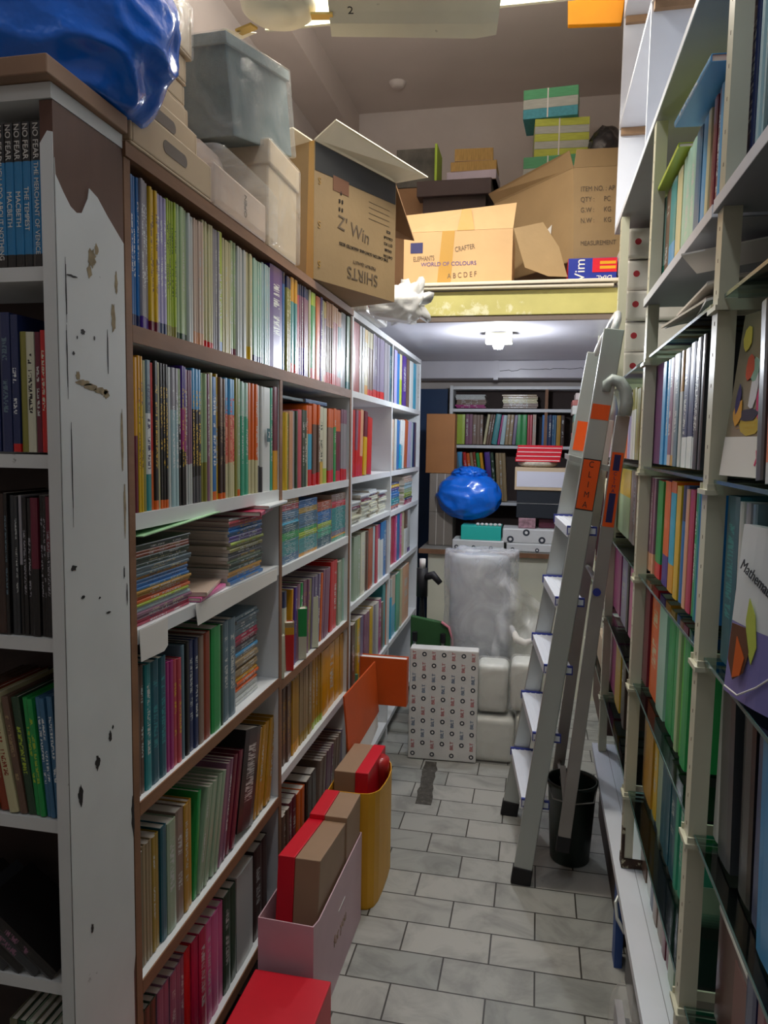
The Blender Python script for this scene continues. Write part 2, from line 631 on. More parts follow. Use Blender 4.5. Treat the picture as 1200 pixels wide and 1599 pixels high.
# drooping white paper liner on the third shelf
MB().prism([(-0.699, 1.195, 1.155), (-0.699, 1.30, 1.155), (-0.699, 1.30, 1.10), (-0.699, 1.285, 1.092), (-0.699, 1.2, 1.095)], (0.001, 0, 0), M_WPAP).prism([(-0.699, 1.42, 1.155), (-0.699, 1.92, 1.15), (-0.699, 1.92, 1.118), (-0.699, 1.43, 1.107)], (0.001, 0, 0), M_WPAP).build('shelf_liner', bcA)
sub(bcA, bcA_off)

bcB = thing('bookcase', 'white bookcase at the far left, beside the packed desk', 'bookcase', (-0.8, 3.58, 0))
for y in (2.744, 3.53, 4.395):
    MB().box((XBK, y, 0), (XF, y + 0.018, 1.975), M_WHITE).build('side_panel', bcB)
MB().box((XBK - 0.008, 2.744, 0), (XBK, 4.413, 1.995), M_BACKB).build('back_panel', bcB)
MB().box((XBK - 0.008, 2.744, 1.976), (XF, 4.413, 2.0), M_WHITE).build('top_board', bcB)
for (ya, yb, zs) in ((2.763, 3.529, (1.70, 1.366, 1.175, 0.86, 0.50, 0.1)), (3.549, 4.394, (1.70, 1.366, 1.165, 0.885, 0.50, 0.1))):
    for z in zs:
        shelf(bcB, XBK, XF - 0.001, ya, yb, z, 0.024, M_WHITE)
sub(bcB, Vector((-0.8, 3.58, 0)))

# the end case that turns the corner towards the camera
ec = thing('bookcase', 'dark narrow bookcase with peeling white side panel, nearest on the left', 'bookcase', (-0.9, 1.07, 0))
yn = 0.985
MB().box((-0.7215, yn, 0.0), (-0.7005, 1.168, 1.985), M_VENEER).build('side_panel', ec)
# the white laminate left on the panel, with its torn upper edge
prof = [(0.986, 1.905), (0.987, 1.882), (1.005, 1.862), (1.021, 1.847), (1.036, 1.842), (1.05, 1.846), (1.066, 1.872), (1.07, 1.889), (1.092, 1.882), (1.118, 1.862), (1.166, 1.83)]
lam = MB()
lam.prism([(-0.7003, y, z) for y, z in prof] + [(-0.7003, 1.166, 0.55), (-0.7003, 1.160, 0.52), (-0.7003, 1.163, 0.0), (-0.7003, 0.986, 0.0)], (0.0012, 0, 0), M_WHITE2)
lam.build('laminate', ec)
sl = MB()
sl.prism([(-0.7215, yn - 0.0012, 1.925), (-0.709, yn - 0.0012, 1.942), (-0.7005, yn - 0.0012, 1.94), (-0.7005, yn - 0.0012, 0.0), (-0.7215, yn - 0.0012, 0.0)], (0, 0.0012, 0), M_WHITE2)
sl.build('edge_strip', ec)
# chips and stains where the board shows through
random.seed(11)


def chip(b, x, y, z, w, h, m=M_BLACKP, th=0.0004):
    n = 18
    b.prism([(x, y + w * math.cos(2 * math.pi * k / n) * random.uniform(.55, 1.1), z + h * math.sin(2 * math.pi * k / n) * random.uniform(.6, 1.1)) for k in range(n)], (th, 0, 0), m)


xs = -0.6990
M_STAIN = mat('glue_stain', '#9a8a6c', 0.8, var=0.35, vscale=60)
for (y, z, w, h) in ((1.012, .93, .007, .019), (1.06, .965, .007, .015), (1.098, .995, .006, .010), (1.106, 1.008, .003, .004), (1.035, .69, .004, .008), (1.03, 1.25, .006, .003), (1.008, 1.30, .009, .005), (1.02, 1.63, .0035, .003), (1.045, 1.665, .006, .005), (1.075, 1.66, .002, .004), (1.03, 1.655, .0015, .003),
                     (1.005, 1.72, .0016, .05), (1.004, 1.62, .0014, .06), (1.112, 1.64, .0015, .04), (1.02, 1.745, .016, .002), (1.075, 1.24, .003, .002), (1.1, 1.21, .007, .002), (1.165, .82, .006, .04), (1.15, 1.27, .002, .012), (1.158, 1.23, .002, .02), (1.01, 1.45, .0012, .08)):
    c_ = MB()
    chip(c_, xs, y, z, w, h)
    c_.build('paint_chip', ec)
for (y, z, w, h) in ((1.072, 1.785, .013, .016), (1.065, 1.762, .007, .012), (1.085, 1.80, .006, .01), (1.13, 1.70, .007, .03), (1.14, 1.76, .005, .02), (1.045, 1.587, .022, .005), (1.062, 1.583, .02, .006), (1.09, 1.578, .026, .006), (1.105, 1.574, .01, .008), (1.03, 1.597, .007, .007), (1.15, 1.5, .004, .06), (1.155, 1.38, .004, .05)):
    c_ = MB()
    chip(c_, xs, y, z, w, h, M_STAIN)
    c_.build('stain', ec)
for z in (1.755, 1.475, 1.188, 0.892, 0.615, 0.33):
    MB().box((-1.12, yn + 0.012, z - 0.021), (-0.722, 1.166, z), M_WHITE2).build('shelf', ec)
MB().box((-1.12, 1.155, 0), (-0.722, 1.168, 1.985), M_DARKIN).build('back_panel', ec)
MB().box((-1.12, yn, 0), (-1.1, 1.155, 1.985), M_WHITE2).build('side_panel', ec)
MB().box((-1.12, yn - 0.003, 1.986), (-0.7, 1.168, 2.008), M_WHITE2).build('top_rail', ec)
MB().box((-1.13, 0.96, 2.009), (-0.69, 1.169, 2.036), mat('top_board_brown', '#94745c', 0.6, var=0.15, vscale=8)).build('top_board', ec, bevel=0.002)
sub(ec, Vector((-0.9, 1.07, 0)))


# ---------------------------------------------------------------- right-hand racks and wall cabinet
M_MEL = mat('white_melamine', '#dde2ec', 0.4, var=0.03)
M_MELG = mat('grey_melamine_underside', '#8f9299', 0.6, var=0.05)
rk = thing('shelving_rack', 'cream slotted steel rack with glass shelves, right of the aisle', 'rack', (0.45, 1.7, 0))
ROFF = Vector((0.45, 1.7, 0))
PY = (0.33, 1.29, 2.11, 2.935, 3.85)
ZS = (1.75, 1.455, 1.16, 0.852, 0.54)
for y in PY:
    up_ = MB().box((0.275, y, 0.302), (0.279, y + 0.038, 2.35), M_CREAM).box((0.279, y, 0.302), (0.304, y + 0.003, 2.35), M_CREAM).box((0.279, y + 0.035, 0.302), (0.304, y + 0.038, 2.35), M_CREAM)
    for k in range(40):
        up_.box((0.2746, y + 0.017, 0.35 + k * 0.05), (0.2752, y + 0.0195, 0.356 + k * 0.05), M_PRINTG)
    up_.build('upright', rk)
    MB().box((0.58, y, 0.302), (0.61, y + 0.038, 2.35), M_CREAM).build('upright', rk)
    for z in ZS:
        MB().box((0.272, y - 0.01, z - 0.03), (0.6, y - 0.006, z - 0.012), M_CREAM).box((0.268, y - 0.014, z - 0.03), (0.29, y + 0.045, z - 0.022), M_CREAM).box((0.272, y + 0.042, z - 0.03), (0.6, y + 0.046, z - 0.012), M_CREAM).build('bracket', rk)
# rust at the foot of the second upright
MB().box((0.2735, 2.107, 0.302), (0.3, 2.15, 0.33), M_RUST).box((0.2738, 2.106, 0.33), (0.281, 2.125, 0.42), M_RUST).box((0.28, 2.106, 0.303), (0.40, 2.11, 0.33), M_RUST).build('rust_patch', rk)
for ya, yb in zip(PY, PY[1:]):
    for z in ZS:
        MB().box((0.283, ya + 0.045, z - 0.011), (0.59, yb - 0.01, z - 0.005), M_GLASS).box((0.2815, ya + 0.045, z - 0.011), (0.283, yb - 0.01, z - 0.005), M_GLEDGE).build('glass_shelf', rk)
MB().box((0.615, 0.3, 0.3), (0.625, 3.9, 2.36), mat('pinkish_back_board', '#8f7a74', 0.7, var=0.08)).build('back_board', rk)
for ya, yb, z in ((0.33, 1.33, 1.905), (1.34, 2.15, 1.902)):
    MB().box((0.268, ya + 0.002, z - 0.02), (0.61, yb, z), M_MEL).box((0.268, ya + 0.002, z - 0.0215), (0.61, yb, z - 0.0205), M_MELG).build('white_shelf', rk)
sub(rk, ROFF)
lg = thing('base_cabinet', 'low white ledge with grey and blue doors under the right rack', 'cabinet', (0.45, 1.7, 0))
b = MB().box((0.256, 0.3, 0.275), (0.61, 3.02, 0.3), M_MEL)
for dy in (0.31, 0.345):
    b.box((dy, 0.3, 0.3), (dy + 0.0015, 3.02, 0.3008), M_MELG)
b.build('ledge_top', lg)
MB().box((0.292, 1.9, 0.0), (0.31, 2.06, 0.274), mat('grey_door', '#77797c', 0.6)).build('door', lg)
MB().box((0.266, 2.10, 0.0), (0.288, 2.16, 0.274), mat('blue_board', '#31559b', 0.5, var=0.1)).build('side_panel', lg)
MB().box((0.292, 2.2, 0.0), (0.31, 3.0, 0.274), M_DARKIN).build('door', lg)
MB().tube([(0.262, 2.02, 0.275), (0.25, 2.0, 0.26), (0.252, 1.97, 0.235), (0.27, 1.94, 0.215)], 0.005, M_ALU).build('handle', lg)
MB().box((0.31, 0.3, 0.0), (0.61, 0.32, 0.274), M_MEL).build('side_panel', lg)
sub(lg, ROFF)

wc = thing('wall_cabinet', 'tall white open cubby cabinet hanging above the right rack', 'cabinet', (0.45, 2.4, 2.36))
WOFF = Vector((0.45, 2.4, 2.36))
XA = 0.275
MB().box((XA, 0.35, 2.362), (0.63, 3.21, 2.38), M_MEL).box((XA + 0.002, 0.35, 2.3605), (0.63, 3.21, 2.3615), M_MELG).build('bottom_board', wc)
for z in (2.78, 3.2):
    MB().box((XA, 0.35, z - 0.016), (0.61, 3.195, z), M_MEL).build('shelf', wc)
for y in (3.195, 2.33, 1.50, 0.62):
    MB().box((XA, y, 2.381), (0.61, y + 0.016, 3.62), M_MEL).build('divider', wc)
MB().box((0.612, 0.35, 2.381), (0.628, 3.21, 3.62), M_MEL).build('back_panel', wc)
MB().box((XA, 0.35, 3.621), (0.63, 3.21, 3.637), M_MEL).build('top_board', wc)
for y, z in ((3.175, 2.738), (2.31, 2.738), (3.175, 3.158)):
    MB().box((XA + 0.006, y, z), (0.6, y + 0.019, z + 0.025), M_BROWN2).build('batten', wc)
sub(wc, WOFF)
tag(MB().prism([(0.06, 3.24, 3.205), (0.27, 3.235, 3.19), (0.30, 3.235, 3.5), (0.05, 3.24, 3.5)], (0, 0.03, 0), mat('orange_yellow_board', '#f09c0c', 0.5, var=0.05)).build('hanging_sign', bevel=0.004),
    'plain orange-yellow box board hanging at the top beside the white cabinet', 'sign')

# ---------------------------------------------------------------- books
PAL = dict(blue='#1f6fb5', grey='#9c9aa2', yellow='#d9b21a', lavender='#a9a3cf', lime='#a9c23a', palegreen='#a8c092', palegrey='#c3c8c6',
           blush='#cdb5a4', cream='#cdc79c', mint='#a5cdbd', paleblue='#a9c9d0', purple='#4a2a8c', olive='#8d8a3e', teal='#2c8f94', crimson='#b51e4c',
           mauve='#8b5f78', green='#1f9a4c', orange='#e0661c', greybrown='#8b7568', redpink='#c24a58', darkgrey='#4a4a4e', brickred='#a8260f',
           lavendergrey='#8f86a0', darkteal='#14596a', brown='#6e5446', white='#dde3e4', cyan='#2fa9cf', magenta='#a62a78', maroon='#6b1530',
           red='#cf1a1a', black='#1c1a1a', skyblue='#4f9fd4', salmon='#dd8a6c', seagreen='#3fa887', peach='#e0a884', darkgreen='#2c4a34',
           ivory='#d5d6be', rust='#8f3a1e', steel='#5f7a88', sage='#9cb196', olivegrey='#6f6d52', tan='#a08a66', mustard='#a8892a', ochre='#b98a22',
           pink='#d468a0', amber='#dc9c10', purplegrey='#7c7090', copper='#b0552e', navy='#22305e', steelblue='#3f7196', charcoal='#34373b',
           azure='#1c7fb8', plum='#5e1f62', limegreen='#4cb81e', darkbrown='#3f2c26', gold='#c99a3a')
CNAME = dict(palegreen='pale green', palegrey='pale grey', paleblue='pale blue', greybrown='grey-brown', redpink='reddish pink', darkgrey='dark grey',
             brickred='brick red', lavendergrey='lavender grey', darkteal='dark teal', skyblue='sky blue', seagreen='sea green', darkgreen='dark green',
             olivegrey='olive grey', purplegrey='purplish grey', steelblue='steel blue', limegreen='lime green', darkbrown='dark brown')
PLIN = {k: lin(v) for k, v in PAL.items()}
PAPERC = lin('#cfc6ba')


def book_material():
    m = bpy.data.materials.new('printed_cover')
    m.use_nodes = True
    nt = m.node_tree
    N, Lk = nt.nodes, nt.links
    b = N['Principled BSDF']
    ca = N.new('ShaderNodeAttribute')
    ca.attribute_name = 'Col'
    ci = N.new('ShaderNodeAttribute')
    ci.attribute_name = 'Ink'
    uv = N.new('ShaderNodeUVMap')
    uv.uv_map = 'uv'
    uw = N.new('ShaderNodeUVMap')
    uw.uv_map = 'uw'
    s1 = N.new('ShaderNodeSeparateXYZ')
    s2 = N.new('ShaderNodeSeparateXYZ')
    Lk.new(uv.outputs[0], s1.inputs[0])
    Lk.new(uw.outputs[0], s2.inputs[0])

    def mth(op, a, bb, c=None):
        n = N.new('ShaderNodeMath')
        n.operation = op
        for i, x in enumerate((a, bb, c)):
            if x is None:
                continue
            if isinstance(x, (int, float)):
                n.inputs[i].default_value = x
            else:
                Lk.new(x, n.inputs[i])
        return n.outputs[0]
    inu = mth('MULTIPLY', mth('GREATER_THAN', s1.outputs[0], 0.26), mth('LESS_THAN', s1.outputs[0], 0.74))
    inv = mth('MULTIPLY', mth('GREATER_THAN', s2.outputs[0], 0.28), mth('LESS_THAN', s2.outputs[0], 0.84))
    cb = N.new('ShaderNodeCombineXYZ')
    Lk.new(mth('MULTIPLY', s1.outputs[0], 2.6), cb.inputs[0])
    Lk.new(mth('MULTIPLY', s1.outputs[1], 3.4), cb.inputs[1])
    Lk.new(s2.outputs[1], cb.inputs[2])
    n1 = N.new('ShaderNodeTexNoise')
    n1.inputs['Scale'].default_value = 1.0
    n1.inputs['Detail'].default_value = 1.0
    Lk.new(cb.outputs[0], n1.inputs['Vector'])
    g = mth('GREATER_THAN', n1.outputs[0], 0.49)
    cc = N.new('ShaderNodeCombineXYZ')
    Lk.new(mth('MULTIPLY', s1.outputs[1], 0.3), cc.inputs[1])
    Lk.new(s2.outputs[1], cc.inputs[2])
    n2 = N.new('ShaderNodeTexNoise')
    n2.inputs['Scale'].default_value = 1.0
    Lk.new(cc.outputs[0], n2.inputs['Vector'])
    wd = mth('GREATER_THAN', n2.outputs[0], 0.45)
    k = mth('MULTIPLY', mth('MULTIPLY', inu, inv), mth('MULTIPLY', g, wd))
    mx = N.new('ShaderNodeMix')
    mx.data_type = 'RGBA'
    Lk.new(k, mx.inputs[0])
    Lk.new(ca.outputs['Color'], mx.inputs[6])
    Lk.new(ci.outputs['Color'], mx.inputs[7])
    Lk.new(mx.outputs[2], b.inputs['Base Color'])
    b.inputs['Roughness'].default_value = 0.34
    b.inputs['Coat Weight'].default_value = 0.25
    b.inputs['Coat Roughness'].default_value = 0.18
    return m


M_BOOK = book_material()


class BB:
    def __init__(self):
        self.v, self.f, self.c, self.k, self.uv, self.uw = [], [], [], [], [], []

    def face(self, vs, col, ink=None, uv=None, uw=None):
        n = len(self.v)
        self.v += vs
        self.f.append(list(range(n, n + len(vs))))
        for i in range(len(vs)):
            self.c += col
            self.k += (ink or col)
            self.uv += (uv[i] if uv else (-5, 0))
            self.uw += (uw[i] if uw else (0, 0))

    def book(self, t, h, d, base, top, bot, ink, seed, M=None, simple=False, paper=True):
        c = min(0.0013, t * 0.2)
        r = min(0.0016, t * 0.12)
        outer = [(-t / 2, -d), (-t / 2, -r), (-t / 4, 0), (t / 4, 0), (t / 2, -r), (t / 2, -d)]
        zs, cols = [0], []
        if bot:
            zs.append(h * bot[1])
            cols.append(PLIN[bot[0]])
        zs.append(h * (1 - (top[1] if top else 0)))
        cols.append(PLIN[base])
        if top:
            zs.append(h)
            cols.append(PLIN[top[0]])
        f = (lambda x, y, z: tuple(M @ Vector((x, y, z)))) if M else (lambda x, y, z: (x, y, z))
        ik = PLIN[ink] if ink else None
        for j in range(len(zs) - 1):
            za, zb = zs[j], zs[j + 1]
            for i in range(5):
                (xa, ya), (xb, yb) = outer[i], outer[i + 1]
                vs = [f(xa, ya, za), f(xb, yb, za), f(xb, yb, zb), f(xa, ya, zb)]
                if i in (1, 2, 3):
                    ua, ub = xa / t + .5, xb / t + .5
                    self.face(vs, cols[j], ik, [(ua, za * 100), (ub, za * 100), (ub, zb * 100), (ua, zb * 100)], [(za / h, seed), (za / h, seed), (zb / h, seed), (zb / h, seed)])
                else:
                    self.face(vs, cols[j])
        if simple:
            for z, o in ((h, 1), (0, -1)):
                self.face([f(x, y, z) for x, y in outer][::o][::-1], PAPERC if paper else cols[-1])
            self.face([f(t / 2, -d, 0), f(-t / 2, -d, 0), f(-t / 2, -d, h), f(t / 2, -d, h)], PAPERC)
        else:
            inner = [(t / 2 - c, -d), (t / 2 - c, -r - c), (-t / 2 + c, -r - c), (-t / 2 + c, -d)]
            for i in range(3):
                (xa, ya), (xb, yb) = inner[i], inner[i + 1]
                self.face([f(xa, ya, 0), f(xb, yb, 0), f(xb, yb, h), f(xa, ya, h)], cols[0])
            for z, o in ((h, 1), (0, -1)):
                col = cols[-1] if z else cols[0]
                P = outer + inner
                for q in ((0, 1, 8, 9), (1, 2, 3, 4), (1, 4, 7, 8), (4, 5, 6, 7)):
                    self.face([f(P[a][0], P[a][1], z) for a in q[::-o]], col)
            for (xa, xb) in ((-t / 2, -t / 2 + c), (t / 2 - c, t / 2)):
                self.face([f(xb, -d, 0), f(xa, -d, 0), f(xa, -d, h), f(xb, -d, h)], cols[0])

    def build(self, name, mat_=None):
        me = bpy.data.meshes.new(name)
        me.from_pydata(self.v, [], self.f)
        me.materials.append(mat_ or M_BOOK)
        a = me.attributes.new('Col', 'FLOAT_COLOR', 'CORNER')
        a.data.foreach_set('color', [x for x in self.c])
        a = me.attributes.new('Ink', 'FLOAT_COLOR', 'CORNER')
        a.data.foreach_set('color', [x for x in self.k])
        for nm, dt in (('uv', self.uv), ('uw', self.uw)):
            u = me.uv_layers.new(name=nm)
            u.data.foreach_set('uv', dt)
        o = bpy.data.objects.new(name, me)
        COL.objects.link(o)
        return o


ORD = 'first second third fourth fifth sixth seventh eighth ninth tenth eleventh twelfth thirteenth fourteenth fifteenth sixteenth seventeenth eighteenth nineteenth'.split()
TENS = {2: 'twent', 3: 'thirt', 4: 'fort', 5: 'fift', 6: 'sixt', 7: 'sevent', 8: 'eight', 9: 'ninet'}


def ordinal(n):
    if n <= 19:
        return ORD[n - 1]
    if n % 10 == 0:
        return TENS[n // 10] + 'ieth'
    return TENS[n // 10] + 'y-' + ORD[n % 10 - 1]


ROWNAME = dict(L1T='top row of first left bay', L2T='top row of second left bay', L3T='top row of third left bay', L4T='top row of last left bay',
               L1B='second row of first left bay', L2B='second row of second left bay', L3B='second row of third left bay', L4B='second row of last left bay',
               L1D='fourth row of first left bay', L1E='fifth row of first left bay', L1F='bottom row of first left bay', L2D='fourth row of second left bay',
               L2E='fifth row of second left bay', L2F='bottom row of second left bay', L3D='fourth row of third left bay', L3E='fifth row of third left bay',
               L3F='bottom row of third left bay', L4D='fourth row of last left bay', L4E='fifth row of last left bay',
               R2A='top row of middle right bay', R1A='top row of nearest right bay', R2C='row above eye level, middle right bay', R2D='third row of middle right bay',
               R2E='fourth row of middle right bay', R2F='fifth row of middle right bay', R2G='bottom row of middle right bay', R3C='upper row of far right bay',
               R3D='middle row of far right bay', R3E='lower row of far right bay', R3F='lowest row of far right bay', B1='middle shelf of back bookcase',
               B1r='back bookcase shelf, right compartment', B2='lower shelf of back bookcase', E2='second shelf of the end bookcase', E3='third shelf of the end bookcase',
               E4='fourth shelf of the end bookcase')
BOOK_ROWS = [
('L1T', -0.705, 1.700, 0.262, '''blue 1.193 1.231 4 b=navy:.08,ink=white
grey 1.231 1.261 3 b=purple:.08,ink=white
yellow 1.261 1.292 3 b=maroon:.07,ink=brown
lavender 1.292 1.332 3 b=navy:.08,ink=white
lime 1.332 1.367 4 b=olive:.08,ink=darkgreen
palegreen 1.367 1.412 4 b=darkgreen:.05
palegrey 1.412 1.442 3
blush 1.442 1.481 4 b=peach:.1
cream 1.481 1.532 5 b=red:.05
grey 1.532 1.563 3 b=grey:.1
lime 1.563 1.585 1 b=blue:.08
cream 1.585 1.633 4
palegreen 1.633 1.663 2 b=maroon:.06
palegrey 1.663 1.721 5
cream 1.721 1.764 3 b=yellow:.12
mint 1.764 1.828 4 b=navy:.06
paleblue 1.828 1.891 4'''),
('L2T', -0.705, 1.700, 0.272, '''purple 1.886 1.988 1 ink=white
blue 1.988 2.008 1 t=navy:.12
olive 2.008 2.052 2 t=navy:.12,ink=cream
teal 2.052 2.108 2 t=amber:.25,b=red:.1
crimson 2.108 2.133 1 t=navy:.12
mauve 2.133 2.225 5 t=navy:.12,b=purple:.3
cream 2.225 2.243 1
green 2.243 2.288 1 t=lime:.15,b=red:.12
orange 2.288 2.335 1
purple 2.338 2.365 1
cream 2.365 2.390 1
mauve 2.390 2.425 1 t=yellow:.2,b=red:.1
greybrown 2.425 2.499 4 t=peach:.3,b=red:.14
redpink 2.499 2.569 2 t=peach:.2,b=red:.14
teal 2.569 2.614 1 t=peach:.2,b=red:.12
darkgrey 2.614 2.686 1
mint 2.686 2.734 1 b=teal:.1
palegrey 2.734 2.779 1 t=darkgrey:.3'''),
('L3T', -0.705, 1.700, 0.272, '''brickred 2.789 2.893 1
palegrey 2.893 2.969 2
cream 2.969 3.034 2 t=yellow:.2,b=amber:.15
greybrown 3.034 3.130 2 t=cream:.25,b=red:.1
lavendergrey 3.130 3.369 5 b=red:.12
grey 3.369 3.493 2
darkteal 3.493 3.592 1'''),
('L4T', -0.705, 1.700, 0.262, '''lavender 3.602 3.679 1
blue 3.679 3.762 1
cream 3.762 3.838 1 b=lime:.5
purple 3.838 3.949 1
brown 3.970 4.063 1
white 4.063 4.178 1
cyan 4.178 4.280 1
white 4.280 4.439 1'''),
('L1B', -0.705, 1.368, 0.282, '''blue 1.187 1.194 1 t=steel:.3
magenta 1.194 1.200 1 t=purple:.3
maroon 1.200 1.212 1 t=amber:.5
yellow 1.212 1.229 2 t=amber:.3,ink=brown
olive 1.229 1.243 1
white 1.243 1.262 1 t=steel:.35,b=teal:.25,ink=navy
red 1.262 1.272 1 b=orange:.4
black 1.272 1.287 1 b=orange:.06,ink=yellow
cream 1.287 1.293 1
black 1.293 1.324 3 b=orange:.06,ink=yellow
palegrey 1.324 1.336 1
paleblue 1.336 1.367 2 t=grey:.3,ink=white
black 1.367 1.378 1 t=palegreen:.4,ink=white
magenta 1.378 1.398 2 t=purple:.3,b=black:.4,ink=yellow
mauve 1.398 1.428 3 b=palegrey:.3
black 1.428 1.472 3 t=skyblue:.3,b=darkgrey:.2,ink=yellow
palegreen 1.472 1.495 2 b=olive:.3
mauve 1.495 1.508 1
cream 1.508 1.522 1
blue 1.522 1.546 1 b=orange:.07,ink=white
yellow 1.546 1.560 1
darkbrown 1.560 1.593 3 t=brown:.4,b=orange:.05,ink=tan
salmon 1.593 1.650 3 t=skyblue:.3,b=cream:.3,ink=red
olive 1.650 1.664 1
palegreen 1.664 1.682 1 b=orange:.06
seagreen 1.682 1.737 3 t=mint:.3
orange 1.737 1.793 3 b=cream:.3
palegrey 1.793 1.827 2 b=darkgrey:.25
white 1.829 1.890 1 b=white:.3
seagreen 1.890 1.908 1
maroon 1.908 1.944 1 b=amber:.4
cream 1.944 1.955 1'''),
('L2B', -0.705, 1.362, 0.262, '''yellow 2.001 2.023 1 h=.85
green 2.023 2.039 1 h=.86
peach 2.039 2.069 2 h=.88
grey 2.069 2.099 2 h=.9
darkgreen 2.099 2.118 1 h=.9
redpink 2.118 2.157 1 h=.93
darkgreen 2.157 2.207 2 h=.92
cream 2.207 2.226 1 t=orange:.35
cyan 2.226 2.266 1 t=orange:.35,b=red:.2
brown 2.266 2.348 3 t=orange:.25,b=red:.15
ivory 2.348 2.393 1 b=yellow:.3,ink=darkgreen
ivory 2.393 2.437 1 b=lime:.2
greybrown 2.445 2.518 2 t=orange:.25,b=red:.17
green 2.518 2.549 1 t=orange:.25
maroon 2.549 2.611 1 t=orange:.3,b=red:.15
grey 2.619 2.704 3 t=mauve:.2,b=red:.16'''),
('L3B', -0.705, 1.366, 0.270, '''red 2.799 2.832 1
mauve 2.832 2.867 1 b=red:.4,lean=4
red 2.867 2.917 1 lean=4
peach 2.917 2.968 1 b=red:.3,lean=4
yellow 2.968 3.024 1 t=maroon:.4,lean=4
red 3.031 3.117 1 h=.9,lean=4'''),
('L4B', -0.705, 1.366, 0.260, '''blush 3.570 3.639 2
palegrey 3.639 3.699 1
blue 3.699 3.784 1 lean=5
white 3.784 3.862 1 b=cyan:.5,lean=6
white 3.862 3.921 1 lean=6
copper 3.921 4.004 1 lean=7
lavender 4.004 4.135 2 lean=5
paleblue 4.135 4.203 1 lean=4
navy 4.250 4.322 1'''),
('L1D', -0.710, 0.830, 0.250, '''brown 1.190 1.235 3
teal 1.235 1.257 1
darkteal 1.257 1.316 2 ink=teal
magenta 1.316 1.347 2 h=.92
redpink 1.347 1.380 2 h=.9,ink=yellow
steel 1.380 1.394 1
black 1.399 1.416 1
navy 1.416 1.459 2 ink=palegrey
greybrown 1.459 1.483 1
rust 1.483 1.516 1
green 1.519 1.572 1
darkgreen 1.572 1.586 1
steel 1.589 1.665 2 ink=palegrey'''),
('L1E', -0.715, 0.480, 0.245, '''olivegrey 1.192 1.224 3
tan 1.224 1.262 3
mustard 1.262 1.292 2
darkteal 1.294 1.318 1
sage 1.318 1.356 1
greybrown 1.356 1.392 1
ochre 1.392 1.432 2
green 1.435 1.453 1 lean=7
sage 1.453 1.558 6 lean=14,h=.95
mauve 1.561 1.608 3 lean=14,h=1
maroon 1.608 1.664 2 lean=15
black 1.668 1.785 1 lean=14,h=1.05
ochre 1.789 1.919 5 lean=12,h=1'''),
('L1F', -0.715, 0.130, 0.260, '''darkgreen 1.207 1.271 3
mauve 1.271 1.393 5
red 1.393 1.423 1
crimson 1.423 1.494 2
pink 1.494 1.593 3
darkgreen 1.593 1.672 2
palegrey 1.672 1.785 1
darkbrown 1.794 1.903 2'''),
('L2D', -0.715, 0.815, 0.245, '''ivory 2.035 2.061 1 t=navy:.2
amber 2.078 2.109 2 lean=4
purple 2.109 2.144 2 lean=4
mauve 2.144 2.178 1 lean=4
green 2.178 2.205 1 b=amber:.5,lean=4
mauve 2.205 2.263 3 lean=4,ink=gold
olive 2.263 2.292 1 lean=4
purplegrey 2.292 2.391 4 lean=5
orange 2.391 2.412 1 lean=5
mauve 2.412 2.507 4 lean=6
red 2.519 2.617 2 h=1.05,lean=3
sage 2.628 2.702 2
mint 2.702 2.759 1'''),
('L2E', -0.715, 0.530, 0.245, '''brown 2.009 2.103 6 ink=ochre
ochre 2.103 2.182 5 b=amber:.15
tan 2.182 2.318 7 b=mustard:.15
ochre 2.318 2.433 5 b=lime:.1
amber 2.437 2.744 4 h=1
mauve 2.744 2.795 2'''),
('L2F', -0.715, 0.130, 0.255, '''brown 2.014 2.087 3
maroon 2.087 2.159 2
orange 2.159 2.238 2
darkbrown 2.250 2.375 2
greybrown 2.380 2.472 4 lean=8
mauve 2.472 2.562 4 lean=8
greybrown 2.562 2.658 4 lean=10
purplegrey 2.658 2.805 5 lean=10'''),
('L3D', -0.710, 0.860, 0.270, '''sage 2.853 2.969 2
ivory 2.969 3.048 1
brown 3.048 3.110 2
copper 3.110 3.216 2
paleblue 3.216 3.258 1
redpink 3.258 3.302 1
white 3.302 3.371 1 t=magenta:.25
white 3.371 3.440 1 t=blue:.3
blue 3.446 3.511 1
grey 3.511 3.572 2'''),
('L3E', -0.710, 0.500, 0.270, '''brown 2.828 2.896 2
olive 2.896 2.938 1
yellow 2.938 2.987 1
purplegrey 2.987 3.047 1
mauve 3.047 3.148 2
yellow 3.153 3.217 1
grey 3.217 3.289 2
palegrey 3.289 3.350 1
magenta 3.350 3.412 1
brown 3.412 3.470 1 h=.9'''),
('L4D', -0.710, 0.885, 0.250, '''olive 3.605 3.640 1
crimson 3.640 3.730 2
pink 3.730 3.775 1
blue 3.775 3.864 1
pink 3.864 3.924 1
cream 3.924 4.008 1
white 4.016 4.094 1 t=brown:.4
palegrey 4.094 4.194 1 b=purple:.1'''),
('L4E', -0.710, 0.500, 0.320, '''teal 3.446 3.524 1
salmon 3.524 3.586 1
cyan 3.586 3.674 2 t=palegrey:.3
blush 3.674 3.786 1 b=cyan:.5
seagreen 3.786 3.905 1
cream 3.905 3.968 1
peach 3.968 4.180 1'''),
('R2A', 0.305, 1.905, 0.260, '''mint 2.109 2.260 2 b=seagreen:.3
brown 2.041 2.109 1
teal 1.956 2.041 1 b=skyblue:.4
cream 1.885 1.956 1 b=yellow:.25
mint 1.728 1.881 3
steelblue 1.667 1.728 1
skyblue 1.621 1.667 1
cream 1.594 1.621 1 b=teal:.2
maroon 1.498 1.564 2
skyblue 1.479 1.498 1'''),
